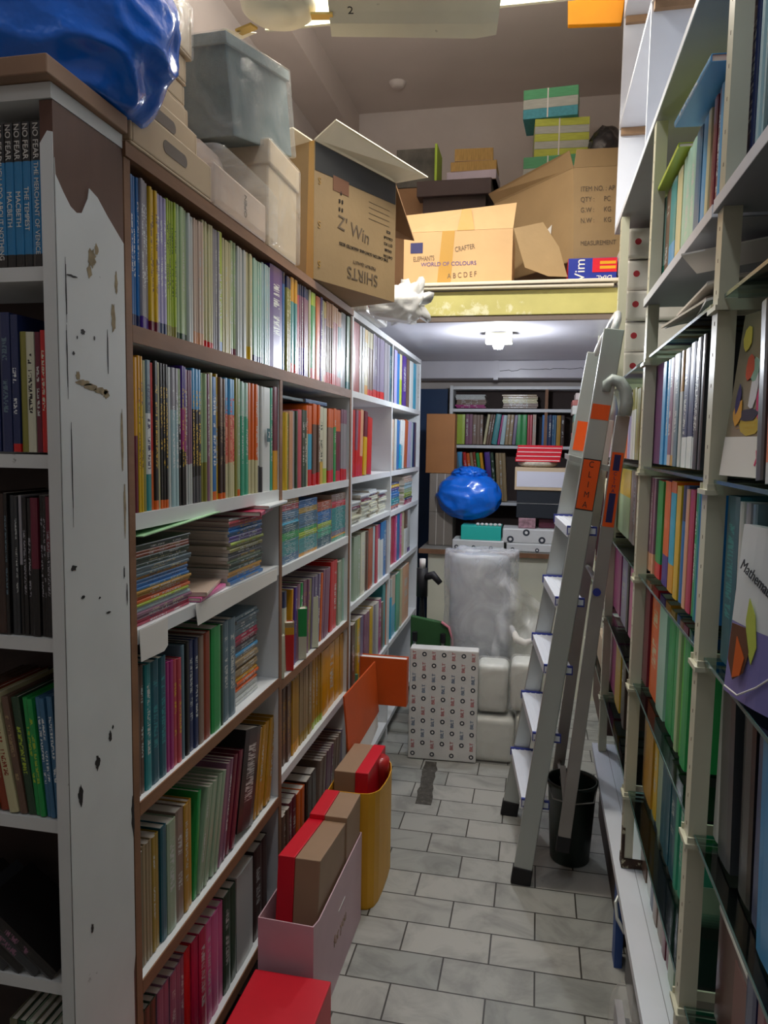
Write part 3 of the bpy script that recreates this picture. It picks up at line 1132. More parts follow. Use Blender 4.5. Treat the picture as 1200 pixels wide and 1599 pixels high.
('R1A', 0.305, 1.910, 0.300, '''magenta 1.337 1.354 1
navy 1.273 1.337 1
skyblue 1.247 1.273 1
paleblue 1.222 1.247 2
darkteal 1.182 1.222 2
steelblue 1.081 1.182 2'''),
('R2C', 0.305, 1.458, 0.262, '''salmon 2.165 2.246 1 t=pink:.2
plum 1.998 2.160 1
skyblue 1.914 1.998 2
mauve 1.870 1.914 1 b=blush:.1
grey 1.818 1.870 1 t=palegrey:.2,b=ochre:.1
steel 1.774 1.818 1
palegrey 1.741 1.771 1 t=ochre:.35
navy 1.677 1.729 1 b=white:.25
navy 1.625 1.677 1 b=white:.25
navy 1.590 1.625 1 b=white:.25
charcoal 1.525 1.590 2'''),
('R2D', 0.305, 1.168, 0.255, '''mauve 2.024 2.126 4 b=peach:.2
green 1.937 2.020 1 b=red:.15
orange 1.832 1.910 1 b=purple:.3
cyan 1.760 1.826 1 t=orange:.1,b=amber:.25
yellow 1.683 1.735 1
blue 1.626 1.683 2 t=navy:.3
peach 1.594 1.626 1
crimson 1.546 1.594 1 t=crimson:.3
green 1.520 1.546 1
teal 1.487 1.520 2
blue 1.463 1.487 1'''),
('R2E', 0.305, 0.860, 0.270, '''maroon 2.028 2.165 1
orange 1.888 2.024 1 ink=cream
mint 1.775 1.884 1
green 1.630 1.766 2
palegreen 1.598 1.627 1
limegreen 1.557 1.595 1
green 1.501 1.557 1'''),
('R2F', 0.320, 0.550, 0.250, '''ochre 1.966 2.126 1
yellow 1.905 1.962 1
sage 1.829 1.901 1
darkteal 1.636 1.826 3
seagreen 1.567 1.636 2'''),
('R2G', 0.330, 0.300, 0.300, '''brown 2.043 2.152 1
white 1.963 2.032 1
navy 1.908 1.963 1
greybrown 1.775 1.908 2
maroon 1.687 1.775 2
sage 1.559 1.687 2'''),
('R3C', 0.305, 1.460, 0.235, '''cream 2.930 3.004 1
blue 2.859 2.930 1
orange 2.741 2.859 1
lavender 2.648 2.741 2
palegrey 2.535 2.648 2 t=olive:.3
olive 2.442 2.535 1'''),
('R3D', 0.305, 1.190, 0.240, '''cream 2.971 3.049 1
palegreen 2.579 2.946 1 t=yellow:.4
greybrown 2.420 2.579 2'''),
('R3E', 0.305, 0.895, 0.250, '''magenta 2.708 2.987 1
lavender 2.542 2.699 1
black 2.484 2.542 1
pink 2.403 2.477 1'''),
('R3F', 0.305, 0.575, 0.270, '''magenta 2.777 3.020 1
yellow 2.609 2.768 1
darkbrown 2.461 2.602 2'''),
('B1', 5.060, 1.505, 0.205, '''lime -0.564 -0.492 1
mauve -0.490 -0.442 2
greybrown -0.442 -0.371 3
cream -0.369 -0.351 1 lean=-8
brown -0.349 -0.315 2 lean=-8
teal -0.313 -0.275 1 lean=-8
magenta -0.273 -0.257 1 lean=-8
paleblue -0.255 -0.225 1 lean=-5
tan -0.223 -0.176 2 lean=-4
purplegrey -0.174 -0.151 1 lean=-4
green -0.149 -0.077 2
redpink -0.075 -0.042 2
blush -0.040 -0.018 2'''),
('B1r', 5.060, 1.505, 0.205, '''blue 0.021 0.060 2
navy 0.062 0.085 1
steelblue 0.087 0.114 2
ochre 0.116 0.143 1
darkbrown 0.145 0.167 1'''),
('B2', 5.060, 1.120, 0.335, '''salmon -0.558 -0.546 1
steel -0.544 -0.512 1
darkbrown -0.510 -0.499 1
skyblue -0.495 -0.464 1 lean=8
red -0.462 -0.438 1 lean=8
orange -0.436 -0.415 1 lean=8
tan -0.413 -0.393 1 lean=8
rust -0.391 -0.373 1 lean=8
green -0.371 -0.349 1 lean=8
amber -0.347 -0.326 1 lean=8
purple -0.324 -0.286 1 lean=6
darkgreen -0.284 -0.262 1 lean=6
tan -0.260 -0.194 3 lean=4'''),
('E2', 1.000, 1.478, 0.215, '''navy -0.847 -0.815 1 ink=white
navy -0.813 -0.795 1 ink=steel
navy -0.794 -0.781 1 ink=white,b=red:.06
olive -0.780 -0.768 1 h=.88
ivory -0.767 -0.753 1 ink=black,h=.87
maroon -0.752 -0.743 1 h=.87
red -0.742 -0.733 1 ink=ivory,h=.87
darkbrown -0.732 -0.724 1 ink=white,h=.87'''),
('E3', 1.000, 1.190, 0.225, '''darkbrown -0.851 -0.817 2
black -0.815 -0.809 1 ink=steel
charcoal -0.807 -0.793 2
grey -0.791 -0.786 1 b=black:.5
black -0.785 -0.770 2 ink=grey
maroon -0.769 -0.756 1 b=black:.5
black -0.755 -0.743 2 ink=grey
maroon -0.742 -0.727 2 b=black:.6,ink=grey'''),
('E4', 1.000, 0.893, 0.200, '''brown -0.871 -0.842 2 lean=10
rust -0.841 -0.823 1 lean=10,ink=tan
cream -0.822 -0.804 1 lean=10,ink=rust
brown -0.803 -0.790 1 lean=9,ink=tan
darkgreen -0.789 -0.774 1 lean=8,ink=lime
green -0.774 -0.755 2 lean=6,ink=lime
steelblue -0.754 -0.737 2 lean=5,ink=white
steelblue -0.736 -0.726 1 lean=4,ink=white'''),
]

DEPTH = dict(L=0.19, R=0.2, B=0.16, E=0.15)
ROT = dict(L=-math.pi / 2, R=math.pi / 2, B=math.pi, E=math.pi)
SPECS = []


def fitz(row):
    return dict(L=0.01, R=0.006, B=0.006, E=0.004)[row[0]]


def collect():
    rnd = random.Random(42)
    for row, plane, z, H, spec in BOOK_ROWS:
        side = row[0]
        n_in = 0
        items = []
        for ln in spec.splitlines():
            p = ln.split()
            opt = dict(q.split('=') for q in (p[4].split(',') if len(p) > 4 else []))
            items.append((p[0], float(p[1]), float(p[2]), int(p[3]), opt))
        items.sort(key=lambda q: q[1])
        if side in 'BE':
            pass
        for col, a, b_, n, opt in items:
            ws = [rnd.uniform(0.8, 1.2) for _ in range(n)]
            tot = sum(ws)
            pos = a
            for k in range(n):
                w = (b_ - a) * ws[k] / tot
                n_in += 1
                hh = H * float(opt.get('h', 1)) * rnd.uniform(0.965, 1.0)
                if n > 1 and k:
                    hh = prev * rnd.uniform(0.994, 1.0)
                prev = hh if k == 0 or n == 1 else prev
                lean = float(opt.get('lean', 0))
                t = w * math.cos(R(lean)) * 0.95
                top = opt.get('t')
                bot = opt.get('b')
                top = (top.split(':')[0], float(top.split(':')[1])) if top else None
                bot = (bot.split(':')[0], float(bot.split(':')[1]) * rnd.uniform(.95, 1.05)) if bot else None
                dd = DEPTH[side] * (1 if side != 'L' else rnd.uniform(0.94, 1.0))
                SPECS.append(dict(row=row, side=side, plane=plane + (rnd.uniform(-.004, .002) if side == 'L' else rnd.uniform(-.001, .005)), z=z, pos=pos + w / 2, t=max(t, 0.003), h=hh, d=dd, base=col, top=top, bot=bot,
                                  ink=opt.get('ink') or ('palegrey' if rnd.random() < .3 else None), lean=lean, n=n_in, seed=rnd.uniform(0, 50)))
                pos += w


def bmatrix(s):
    side = s['side']
    # positive lean: the head tips towards the far end (left rows), to the left (back and end rows)
    sgn = {'L': -1, 'R': 1, 'B': 1, 'E': 1}[side]
    th = R(s['lean']) * sgn
    dz = abs(math.sin(th)) * s['t'] / 2 + 0.0006
    if side in 'LR':
        loc = Vector((s['plane'], s['pos'], s['z'] + dz))
    else:
        loc = Vector((s['pos'], s['plane'], s['z'] + dz))
    return loc, (0, th, ROT[side])


collect()
cp = Vector((0, 0, 1.5))
for s in SPECS:
    loc, _ = bmatrix(s)
    s['score'] = s['t'] * s['h'] / (loc + Vector((0, 0, s['h'] / 2)) - cp).length ** 2 * (0.3 + abs((loc - cp).normalized().dot(Vector((1, 0, 0)) if s['side'] in 'LR' else Vector((0, 1, 0)))))
SPECS.sort(key=lambda s: -s['score'])
for s in SPECS[:300]:
    loc, rot = bmatrix(s)
    bb = BB()
    thin = s['t'] < 0.007
    bb.book(s['t'], s['h'], s['d'], s['base'], s['top'], s['bot'], s['ink'], s['seed'], simple=thin)
    o = bb.build('book')
    o.location, o.rotation_euler = loc, rot
    if not thin:
        t, h, d = s['t'], s['h'], s['d']
        MB().box((-t / 2 + 0.0015, -d + 0.003, 0.002), (t / 2 - 0.0015, -0.0032, h - 0.003), M_PAPER).build('page_block', o)
    size = 'thin' if s['t'] < 0.009 else ('slim' if s['t'] < 0.02 else 'thick')
    end = 'from near end' if s['side'] in 'LR' else 'from left'
    tag(o, '%s %s book, %s %s, %s' % (size, CNAME.get(s['base'], s['base']), ordinal(s['n']), end, ROWNAME[s['row']]), 'book', 'books in the ' + ROWNAME[s['row']])
bb = BB()
for s in SPECS[300:]:
    loc, rot = bmatrix(s)
    M = Matrix.Translation(loc) @ Matrix.Rotation(rot[2], 4, 'Z') @ Matrix.Rotation(rot[1], 4, 'Y')
    bb.book(s['t'], s['h'], s['d'], s['base'], s['top'], s['bot'], s['ink'], s['seed'], M=M, simple=True)
tag(bb.build('books'), 'the many smaller or farther books filling the shelves', 'books', kind='stuff')


def stack(side, plane, start, length, z, items, t, rnd, where, noun='workbook', depth=0.17, jit=0.006, maxz=None, group=None, cat=None, yaw=0.0, inks=('white',), name=None, tpl=None):
    """books lying flat, spines outwards; items = [(colour, count), ...] from the bottom up"""
    zz = z + 0.0006
    n = 0
    tpl = tpl or {}
    tot = sum(c for _, c in items)
    for col, cnt in items:
        for k in range(cnt):
            n += 1
            tt = t * rnd.uniform(0.8, 1.2)
            ln = length * rnd.uniform(0.985, 1.0)
            key = (col, k % 3)
            bb = BB()
            bb.book(tt * 0.94, ln, depth, col, None, None, rnd.choice(inks), rnd.uniform(0, 50), simple=True)
            o = bb.build(name or noun.replace(' ', '_'))
            sgn = {'L': -1, 'R': 1, 'B': 1, 'E': 1}[side]
            a = start + rnd.uniform(-jit, jit)
            pl = plane + rnd.uniform(-jit, jit) * (0.6 if side == 'L' else -0.6)
            # local Z runs along the shelf after the 90 degree turn
            dirw = 1 if side in 'LR' else -1
            if side in 'LR':
                o.location = (pl, a, zz + tt / 2)
            else:
                o.location = (a + length, pl, zz + tt / 2)
            o.rotation_euler = (0, sgn * math.pi / 2, ROT[side] + rnd.uniform(-yaw, yaw))
            zz += tt
            ps = 'bottom one' if n == 1 else ('top one' if n == tot else ordinal(n) + ' from below')
            tag(o, '%s %s lying flat, %s, %s' % (CNAME.get(col, col), noun, ps, where), cat or noun.split()[-1], group or where)
    return zz


rs = random.Random(9)
# third shelf of the first bay: two tall stacks, spines towards the aisle
stack('L', -0.712, 1.196, 0.225, 1.155, [('crimson', 2), ('mauve', 2), ('paleblue', 2), ('lime', 1), ('orange', 2), ('ochre', 2), ('blue', 3), ('amber', 1), ('steel', 3), ('darkgreen', 3), ('copper', 2), ('darkgreen', 2)], 0.0062, rs, 'left stack, third shelf, first left bay', inks=('white', 'cream', 'navy'))
z_ = stack('L', -0.712, 1.625, 0.215, 1.155, [('blue', 2), ('amber', 2), ('darkgreen', 3), ('palegreen', 1), ('charcoal', 2), ('olive', 2), ('lime', 1), ('purple', 2), ('blue', 3), ('redpink', 2), ('palegrey', 1)], 0.0077, rs, 'right stack, third shelf, first left bay', inks=('white', 'yellow'), depth=0.2)
# fourth shelf of the first bay: a pile beside the upright books
stack('L', -0.73, 1.70, 0.15, 0.83, [('palegrey', 4), ('orange', 3), ('ochre', 2), ('tan', 6), ('skyblue', 1), ('darkgrey', 2), ('crimson', 3), ('steel', 6)], 0.0085, rs, 'pile on the fourth shelf, first left bay')
# third shelf of the second bay: four packed columns
cols = ([('steelblue', 4), ('teal', 8), ('green', 4), ('darkteal', 4), ('cyan', 2), ('steelblue', 5), ('redpink', 3), ('ochre', 4)],
        [('amber', 2), ('teal', 8), ('lime', 3), ('green', 2), ('steelblue', 8), ('mustard', 3), ('blue', 4)],
        [('darkteal', 6), ('seagreen', 5), ('lime', 3), ('blue', 7), ('copper', 5)],
        [('seagreen', 2), ('amber', 1), ('purplegrey', 3), ('teal', 14), ('red', 2), ('redpink', 2), ('greybrown', 4)])
for i, (ya, ln) in enumerate(((1.972, 0.175), (2.152, 0.19), (2.348, 0.165), (2.52, 0.19))):
    stack('L', -0.712, ya, ln, 1.145, cols[i], 0.0059, rs, '%s column, third shelf, second left bay' % ordinal(i + 1), noun='exercise book', jit=0.002)
for i, (ya, n, zz_) in enumerate(((2.78, 9, 1.175), (2.96, 11, 1.175), (3.14, 12, 1.175), (3.32, 10, 1.175))):
    stack('L', -0.715, ya, 0.16, zz_, [('ivory', n - 3), ('maroon', 1), ('white', 2)], 0.0098, rs, '%s pile, third shelf, third left bay' % ordinal(i + 1), noun='white notebook', jit=0.012, yaw=0.05, name='notebook')
stack('L', -0.712, 3.57, 0.25, 1.165, [('maroon', 1), ('orange', 1), ('teal', 3), ('blue', 3), ('purple', 1), ('yellow', 1), ('navy', 1)], 0.0125, rs, 'near pile, third shelf, last left bay', noun='book', name='workbook', cat='workbook')
stack('L', -0.712, 3.98, 0.25, 1.165, [('crimson', 2), ('navy', 1), ('lime', 2), ('palegreen', 2), ('paleblue', 3), ('blush', 3)], 0.0125, rs, 'far pile, third shelf, last left bay', noun='book', name='workbook', cat='workbook')
# top compartment of the back bookcase
stack('B', 5.065, -0.56, 0.2, 1.75, [('magenta', 2), ('greybrown', 3), ('palegrey', 3)], 0.011, rs, 'left pile, top of back bookcase', noun='notebook')
stack('B', 5.065, -0.245, 0.23, 1.75, [('greybrown', 3), ('cream', 3), ('tan', 2)], 0.012, rs, 'middle pile, top of back bookcase', noun='notebook')


def loose(name, label, cat, size, loc, rot, base, ink=None, top=None, bot=None, pages=True, group=None):
    t, h, d = size
    bb = BB()
    bb.book(t, h, d, base, top, bot, ink, rs.uniform(0, 50))
    o = bb.build(name)
    o.location, o.rotation_euler = loc, rot
    if pages:
        MB().box((-t / 2 + 0.0014, -d + 0.003, 0.002), (t / 2 - 0.0014, -0.0034, h - 0.003), M_PAPER).build('page_block', o)
    return tag(o, label, cat, group)


# the pale booklet that sticks out over the right stack, the pink ones in front
loose('booklet', 'white booklet with a crimson spine sticking out over the workbook stack', 'booklet', (0.012, 0.2, 0.14), (-0.66, 1.70, z_ + 0.007), (0, -math.pi / 2, R(-78)), 'crimson', 'white')
loose('booklet', 'wide white booklet lying on top, jutting past the bay divider', 'booklet', (0.008, 0.2, 0.16), (-0.665, 1.77, z_ + 0.018), (0, -math.pi / 2, R(-84)), 'white')
for i, (x, a, y, lb) in enumerate(((-0.695, -84, 1.44, 'lower pink booklet on the third shelf between two stacks'), (-0.688, -76, 1.455, 'upper pink booklet with crimson wavy edge on the third shelf'))):
    o = loose('booklet', lb, 'booklet', (0.009, 0.17, 0.13), (x, y, 1.1605 + i * 0.0098), (0, -math.pi / 2, R(a)), 'blush' if i else 'pink')
    MB().box((-0.0049, -0.02, 0.0), (-0.0046, -0.002, 0.17), M_REDC).build('edge_print', o) if i else None
# a thin green paper slip lying on the left stack
tag(MB().prism([(0, 0, 0), (0.1, 0.0, 0.004), (0.1, 0.33, 0.02), (0, 0.31, 0.012)], (0, 0, 0.002), mat('green_white_print', '#a8d8a8', 0.35, var=0.3, vscale=20)).build('magazine', loc=(-0.79, 1.2, 1.322)), 'pale green magazine lying on the left workbook stack', 'magazine')
# booklets standing out at the front of the second bay, fourth shelf
for (y, col, lb, h, an, ink, tp) in ((1.992, 'ivory', 'white booklet with black dots leaning at the front of the fourth shelf', 0.125, -2, 'black', None),
                                     (2.075, 'amber', 'amber booklet with a red spine foot, front of fourth shelf', 0.15, 5, None, ('tan', .1)),
                                     (2.2, 'ivory', 'white booklet with a green top leaning before the leaning books', 0.165, 4, None, ('green', .55)),
                                     (2.33, 'ivory', 'cream booklet leaning beside the green-topped one', 0.17, -4, 'black', None)):
    loose('booklet', lb, 'booklet', (0.03 if col == 'ivory' else 0.024, h, 0.05), (-0.702, y, 0.8175), (0, R(an), -math.pi / 2 + R(25)), col, ink, tp, ('red', .75) if col == 'amber' else None)
# red books lying across and blue pack above second bay books
loose('booklet', 'dark blue plastic-wrapped booklet lying on the second-row books', 'booklet', (0.012, 0.24, 0.12), (-0.73, 2.27, 1.633), (0, -math.pi / 2, R(-90)), 'blue')
loose('booklet', 'dark green booklet lying on the nearer second-row books', 'booklet', (0.01, 0.28, 0.12), (-0.735, 1.975, 1.632), (0, -math.pi / 2, R(-90)), 'darkteal')

# the four play-text paperbacks in the end bookcase
X0 = -0.7305
for i, (title, w, c2) in enumerate((('THE MERCHANT OF VENICE', 0.020, 'blue'), ('THE TEMPEST', 0.0135, 'blue'), ('MACBETH', 0.0145, 'blue'), ('MACBETH', 0.0145, 'blue'), ('MUCH ADO ABOUT NOTHING', 0.0155, 'blue'), ('HAMLET', 0.016, 'blue'), ('OTHELLO', 0.016, 'blue'))):
    X0 -= w / 2
    h = 0.208
    o = loose('paperback', '%s black and blue paperback titled %s, from the right on top shelf' % (ordinal(i + 1), title), 'book', (w * 0.96, h, 0.13), (X0, 1.0, 1.7565), (0, 0, math.pi), 'azure', None, ('black', .27), ('black', .085), group='blue and black paperbacks')
    if i < 5:
        text('NO FEAR', 0.0125, M_WPAP, frame((0, 0.0004, h * 0.865), (0, 0, -1), (-1, 0, 0)), parent=o)
        text(title, 0.0105 if len(title) > 8 else 0.0115, M_WPAP, frame((0, 0.0004, h * 0.4), (0, 0, -1), (-1, 0, 0)), parent=o)
    X0 -= w / 2 + 0.0004

tag(MB().box((-0.0125, 0, 0.13), (0.0125, 0.0006, 0.165), mat('teal_label', '#14606c', 0.4)).build('spine_label', loc=(-0.7015, 1.862, 1.37), rot=(0, 0, -math.pi / 2)), 'small teal number sticker on a white book spine, second row', 'sticker')
text('2', 0.022, M_WPAP, frame((0, 0.001, 0.148), (-1, 0, 0), (0, 0, 1)), 'numeral', bpy.data.objects['spine_label'])
for k in range(5):
    loose('book', '%s dark book lying aslant on the fifth shelf of the end bookcase' % ordinal(k + 1), 'book', (0.022, 0.17, 0.12), (-0.87 + k * 0.03, 1.0, 0.616 + 0.004), (0, R(52), math.pi), ('black', 'charcoal')[k % 2], 'mauve')
for k in range(7):
    loose('book', '%s olive book from the right on the lowest seen shelf, end bookcase' % ordinal(k + 1), 'book', (0.014, 0.2, 0.14), (-0.735 - k * 0.0155, 1.0, 0.331), (0, 0, math.pi), ('olivegrey', 'sage', 'darkgreen')[k % 3])

# ---------------------------------------------------------------- things on top of the left bookcases
blue = blob('plastic_bag', M_BLUEBAG, (-0.868, 1.13, 2.205), (0.235, 0.17, 0.2), amp=0.1, freq=2.0, seed=3, sub=6, fold=0.8, flat=-0.166,
            shape=lambda q, p: Vector((q.x + (0.05 if p.x > 0 else 0) * max(0, -p.z), q.y + 0.05 * max(0, p.x), q.z)))
tag(blue, 'big glossy blue plastic bag slumped on top of the nearest bookcase', 'bag')

M_TRAY = mat('raw_wood_tray', '#cdb594', 0.55, var=0.08, vscale=5)
M_SLOT = mat('grey_slot', '#7f746b', 0.8)


def tray(y0, y1, x0, x1, z0, z1, label, wrap=False, slot=True):
    t = thing('wooden_tray', label, 'tray', ((x0 + x1) / 2, (y0 + y1) / 2, z0), 0, 'flat trays stacked on the bookcase')
    hx, hy, h = (x1 - x0) / 2, (y1 - y0) / 2, z1 - z0
    b = MB().box((-hx, -hy, 0), (hx, hy, 0.006), M_TRAY)
    for a, c in (((-hx, -hy, .006), (hx, -hy + .008, h)), ((-hx, hy - .008, .006), (hx, hy, h)), ((-hx, -hy + .008, .006), (-hx + .008, hy - .008, h)), ((hx - .008, -hy + .008, .006), (hx, hy - .008, h))):
        b.box(a, c, M_TRAY)
    b.box((-hx + .009, -hy + .009, 0.007), (hx - .009, hy - .009, h * 0.8), M_TRAY)
    b.build('body', t, bevel=0.003)
    if slot:
        s = MB()
        pts = []
        for k in range(24):
            a = 2 * math.pi * k / 24
            pts.append((hx + 0.0002, math.copysign(0.035, math.cos(a)) + 0.012 * math.cos(a), h * .55 + 0.012 * math.sin(a)))
        s.prism(pts, (0.0006, 0, 0), M_SLOT)
        s.build('hand_slot', t)
    if wrap:
        w = MB().box((-hx - .004, -hy - .004, 0.001), (hx + .004, hy + .004, h + .006), M_PLASTIC).build('plastic_wrap', t, bevel=0.006)
    return t


tray(1.185, 1.505, -0.92, -0.695, 2.002, 2.075, 'lowest flat wooden tray with a hand slot, beside the blue bag')
tray(1.215, 1.50, -0.93, -0.725, 2.077, 2.14, 'second tray from below, hand slot showing above the lowest one')
tray(1.225, 1.49, -0.94, -0.74, 2.142, 2.185, 'third tray from below in the stack behind the blue bag', slot=False)
tray(1.23, 1.485, -0.94, -0.745, 2.187, 2.23, 'fourth tray from below in the stack behind the blue bag', slot=False)
tray(1.232, 1.487, -0.945, -0.742, 2.232, 2.285, 'fifth tray from below, directly under the plastic-wrapped one', slot=False)
tray(1.235, 1.50, -0.95, -0.735, 2.287, 2.39, 'topmost tray of the stack, wrapped in clear plastic', wrap=True, slot=False)

M_PINKW = mat('pinkish_packing', '#c9b3a2', 0.45, var=0.08, vscale=6)
wb = thing('wrapped_box', 'long low beige box in crumpled clear plastic, right of the trays', 'box', (-0.805, 1.67, 2.002))
MB().box((-0.115, -0.155, 0), (0.11, 0.155, 0.092), M_PINKW).build('box_body', wb, bevel=0.006)
blob('plastic_wrap', M_PLASTIC, (0, 0, 0.052), (0.15, 0.195, 0.085), amp=0.12, freq=2.2, seed=4, parent=wb, sub=5, flat=-0.05,
     shape=lambda q, p: Vector((max(-.13, min(.128, q.x * 1.3)), max(-.165, min(.17, q.y * 1.3)), max(-.05, min(.065, q.z * 1.5)))) + Vector((p.x, p.y, p.z)) * 0.008)
text('OPEN', 0.02, M_PRINTG, frame((0.1105, 0.02, 0.05), (0, 0, 1), (0, -1, 0)), parent=wb)
pd = tag(blob('padding_roll', M_PINKW, (-0.845, 1.69, 2.157), (0.075, 0.12, 0.052), amp=0.1, freq=2, seed=7, sub=4, flat=-0.05), 'pinkish plastic-wrapped bundle squeezed under the grey fabric box', 'bundle')
bx = thing('storage_box', 'beige lidded storage box under the grey fabric box, wrapped in plastic', 'box', (-0.82, 1.95, 2.002))
M_BEIGE = mat('beige_board', '#cdb99c', 0.5, var=0.05, vscale=4)
MB().box((-0.12, -0.11, 0), (0.125, 0.115, 0.235), M_BEIGE).build('box_body', bx, bevel=0.005)
MB().box((-0.126, -0.116, 0.2), (0.131, 0.121, 0.262), M_BEIGE).build('lid', bx, bevel=0.005)
MB().box((-0.13, -0.12, 0.0), (0.136, 0.126, 0.266), M_PLASTIC).build('plastic_wrap', bx, bevel=0.01)
gb = thing('fabric_box', 'grey fabric storage box wrapped in shiny clear plastic, tilted', 'box', (-0.81, 1.69, 2.212))
gb.rotation_euler = (R(13), 0, R(-3))
M_GFAB = mat('grey_linen', '#4c6062', 0.85, var=0.12, vscale=90, bump=0.2, bscale=300)
MB().box((-0.09, 0.0, 0), (0.088, 0.37, 0.195), M_GFAB).build('box_body', gb, bevel=0.002)
MB().box((-0.096, -0.006, 0.188), (0.095, 0.377, 0.213), mat('light_grey_linen', '#7f8c8c', 0.85, var=0.1, vscale=90, bump=0.2, bscale=300)).build('lid', gb, bevel=0.002)
MB().box((-0.099, -0.009, -0.002), (0.098, 0.381, 0.216), M_PLASTIC).build('plastic_wrap', gb, bevel=0.003)


def carton_body(t, L, Wd, H, m, inner, th=0.005):
    b = MB().box((0, 0, 0), (L, Wd, th), m)
    b.box((0, 0, th), (L, th, H), m).box((0, Wd - th, th), (L, Wd, H), m).box((0, th, th), (th, Wd - th, H), m).box((L - th, th, th), (L, Wd - th, H), m)
    b.box((th, th, th), (L - th, Wd - th, th + 0.002), inner)
    return b.build('carton_body', t)


# the open shirt carton overhanging the aisle
ct = thing('carton', 'large open brown shirt carton with black tape, jutting over the aisle', 'box', (-0.697, 2.236, 2.004))
ct.rotation_euler = (0, 0, math.atan2(0.915, 0.40))
CL, CW, CH = 0.44, 0.26, 0.41
carton_body(ct, CL, CW, CH, M_CARD, M_CARDIN)
MB().prism([(0.004, -0.001, CH - .002), (CL - .004, -0.001, CH - .002), (CL - .004, -0.001, CH - .075), (0.004, -0.001, CH - .085)], (0, 0.0008, 0), mat('black_tape', '#121414', 0.5)).build('tape', ct)
MB().prism([(0.0, 0.0, CH), (CL, 0.0, CH), (CL + .05, -0.10, CH + .015), (0.03, -0.06, CH + .055)], (0, 0.001, 0.004), mat('white_flap_inside', '#efe4cc', 0.7, var=0.05)).build('flap', ct)
MB().prism([(CL, 0.005, CH), (CL, CW, CH), (CL + .13, CW, CH - .10), (CL + .12, 0.0, CH - .17)], (0.003, 0, 0.003), M_CARDIN).build('flap', ct)
MB().prism([(0.0, 0.01, CH), (0.0, CW - .01, CH), (-0.06, CW, CH + .03), (-0.065, 0.03, CH + .02)], (0.002, 0, 0.004), mat('white_flap_inside', '#efe4cc')).build('flap', ct)
MB().prism([(0.01, CW, CH), (CL, CW, CH), (CL, CW + .03, CH + .03), (0.02, CW + .03, CH + .04)], (0, 0.003, 0.003), M_CARDIN).build('flap', ct)
MB().prism([(-0.001, 0, 0.0), (-0.001, 0.03, 0.0), (-0.001, 0.02, CH), (-0.001, 0, CH)], (-0.0006, 0, 0), M_TAPE).build('tape', ct)


def onface(x, z, flip=True, tilt=0.0):
    a = R(tilt)
    if flip:
        return frame((x, -0.0012, z), (-math.cos(a), 0, -math.sin(a)), (math.sin(a), 0, -math.cos(a)))
    return frame((x, -0.0012, z), (math.cos(a), 0, math.sin(a)), (-math.sin(a), 0, math.cos(a)))


text('SHIRTS', 0.055, M_PRINTG, onface(0.25, 0.055), parent=ct)
text('PREMIUM QUALITY', 0.015, M_PRINTG, onface(0.26, 0.092), parent=ct)
text("Z' Win", 0.06, M_PRINTG, onface(0.2, 0.19, False, -6), 'handwriting', ct)
text('THIS CARTON CONTAINS ASSORTED SIZES', 0.014, M_BLACKP, onface(0.26, 0.135), parent=ct)
text('CARTON\nORDER\nQTY PCS\nCOLOUR\nSIZE', 0.013, M_BLACKP, onface(0.395, 0.19), parent=ct, line=1.6)
text('8 8\n8 8\n8', 0.018, M_BLACKP, onface(0.13, 0.265), parent=ct, line=1.4)
MB().box((0.09, -0.0012, 0.29), (0.17, -0.0002, 0.335), mat('brown_print_patch', '#7a4f35', 0.7)).build('printed_patch', ct)
for k in range(4):
    MB().box((0.28, -0.0012, 0.25 + k * 0.018), (0.4, -0.0002, 0.251 + k * 0.018), M_PRINTG).build('printed_line', ct)
for z in (0.05, 0.17, 0.3):
    text('S', 0.03, M_TAPE, onface(0.025, z), parent=ct)

# paper-wrapped parcel with a crumpled end, on the third bay
M_WRAP = mat('printed_ream_wrap', '#dcdcda', 0.4, var=0.04, bump=0.25, bscale=25)
M_RPR = mat('red_print', '#b5303c', 0.5)
M_BPR = mat('blue_print', '#2a5a86', 0.5)
M_GPR = mat('dark_grey_print', '#3a3f48', 0.5)
pw = thing('wrapped_parcel', 'white printed paper parcel with a crumpled end, beneath the shirt carton', 'parcel', (-0.78, 3.0, 2.002))
MB().box((-0.14, -0.2, 0), (0.12, 0.2, 0.06), M_WRAP).build('parcel_body', pw, bevel=0.01)
cv, cf = [], []
NS, NK = 26, 40
for i in range(NS):
    t = i / (NS - 1)
    c = Vector((0.07, -0.2, 0.03)).lerp(Vector((0.235, 0.14, 0.085)), t)
    r0 = 0.025 + 0.055 * min(1, t * 1.25)
    for k in range(NK):
        a = 2 * math.pi * k / NK
        nz = noise.fractal(Vector((math.cos(a) * 2, math.sin(a) * 2, t * 5)), 1.0, 2.0, 4)
        rr = r0 * (1 + 0.28 * nz + (0.35 * math.sin(a * 7 + 2 * nz) * max(0, t - .8) * 4))
        rr *= 1.0 if t < .93 else (1.25 if i % 2 else .8)
        cv.append((c.x + rr * math.cos(a) * .9, c.y - rr * math.cos(a) * .45, max(0.002, c.z + rr * math.sin(a))))
for i in range(NS - 1):
    for k in range(NK):
        cf.append((i * NK + k, i * NK + (k + 1) % NK, (i + 1) * NK + (k + 1) % NK, (i + 1) * NK + k))
cf.append(tuple(range(NK)))
cf.append(tuple((NS - 1) * NK + k for k in range(NK)))
MB().poly(cv, cf, M_WRAP).build('crumpled_end', pw, smooth=True)
for k, (x, y) in enumerate(((0.02, -0.15), (0.06, -0.05), (-0.03, 0.0), (0.02, 0.1))):
    text('BILT', 0.028, (M_RPR, M_BPR)[k % 2], frame((0.1205, y, 0.03), (0, 1, 0), (0, 0, 1)), parent=pw)

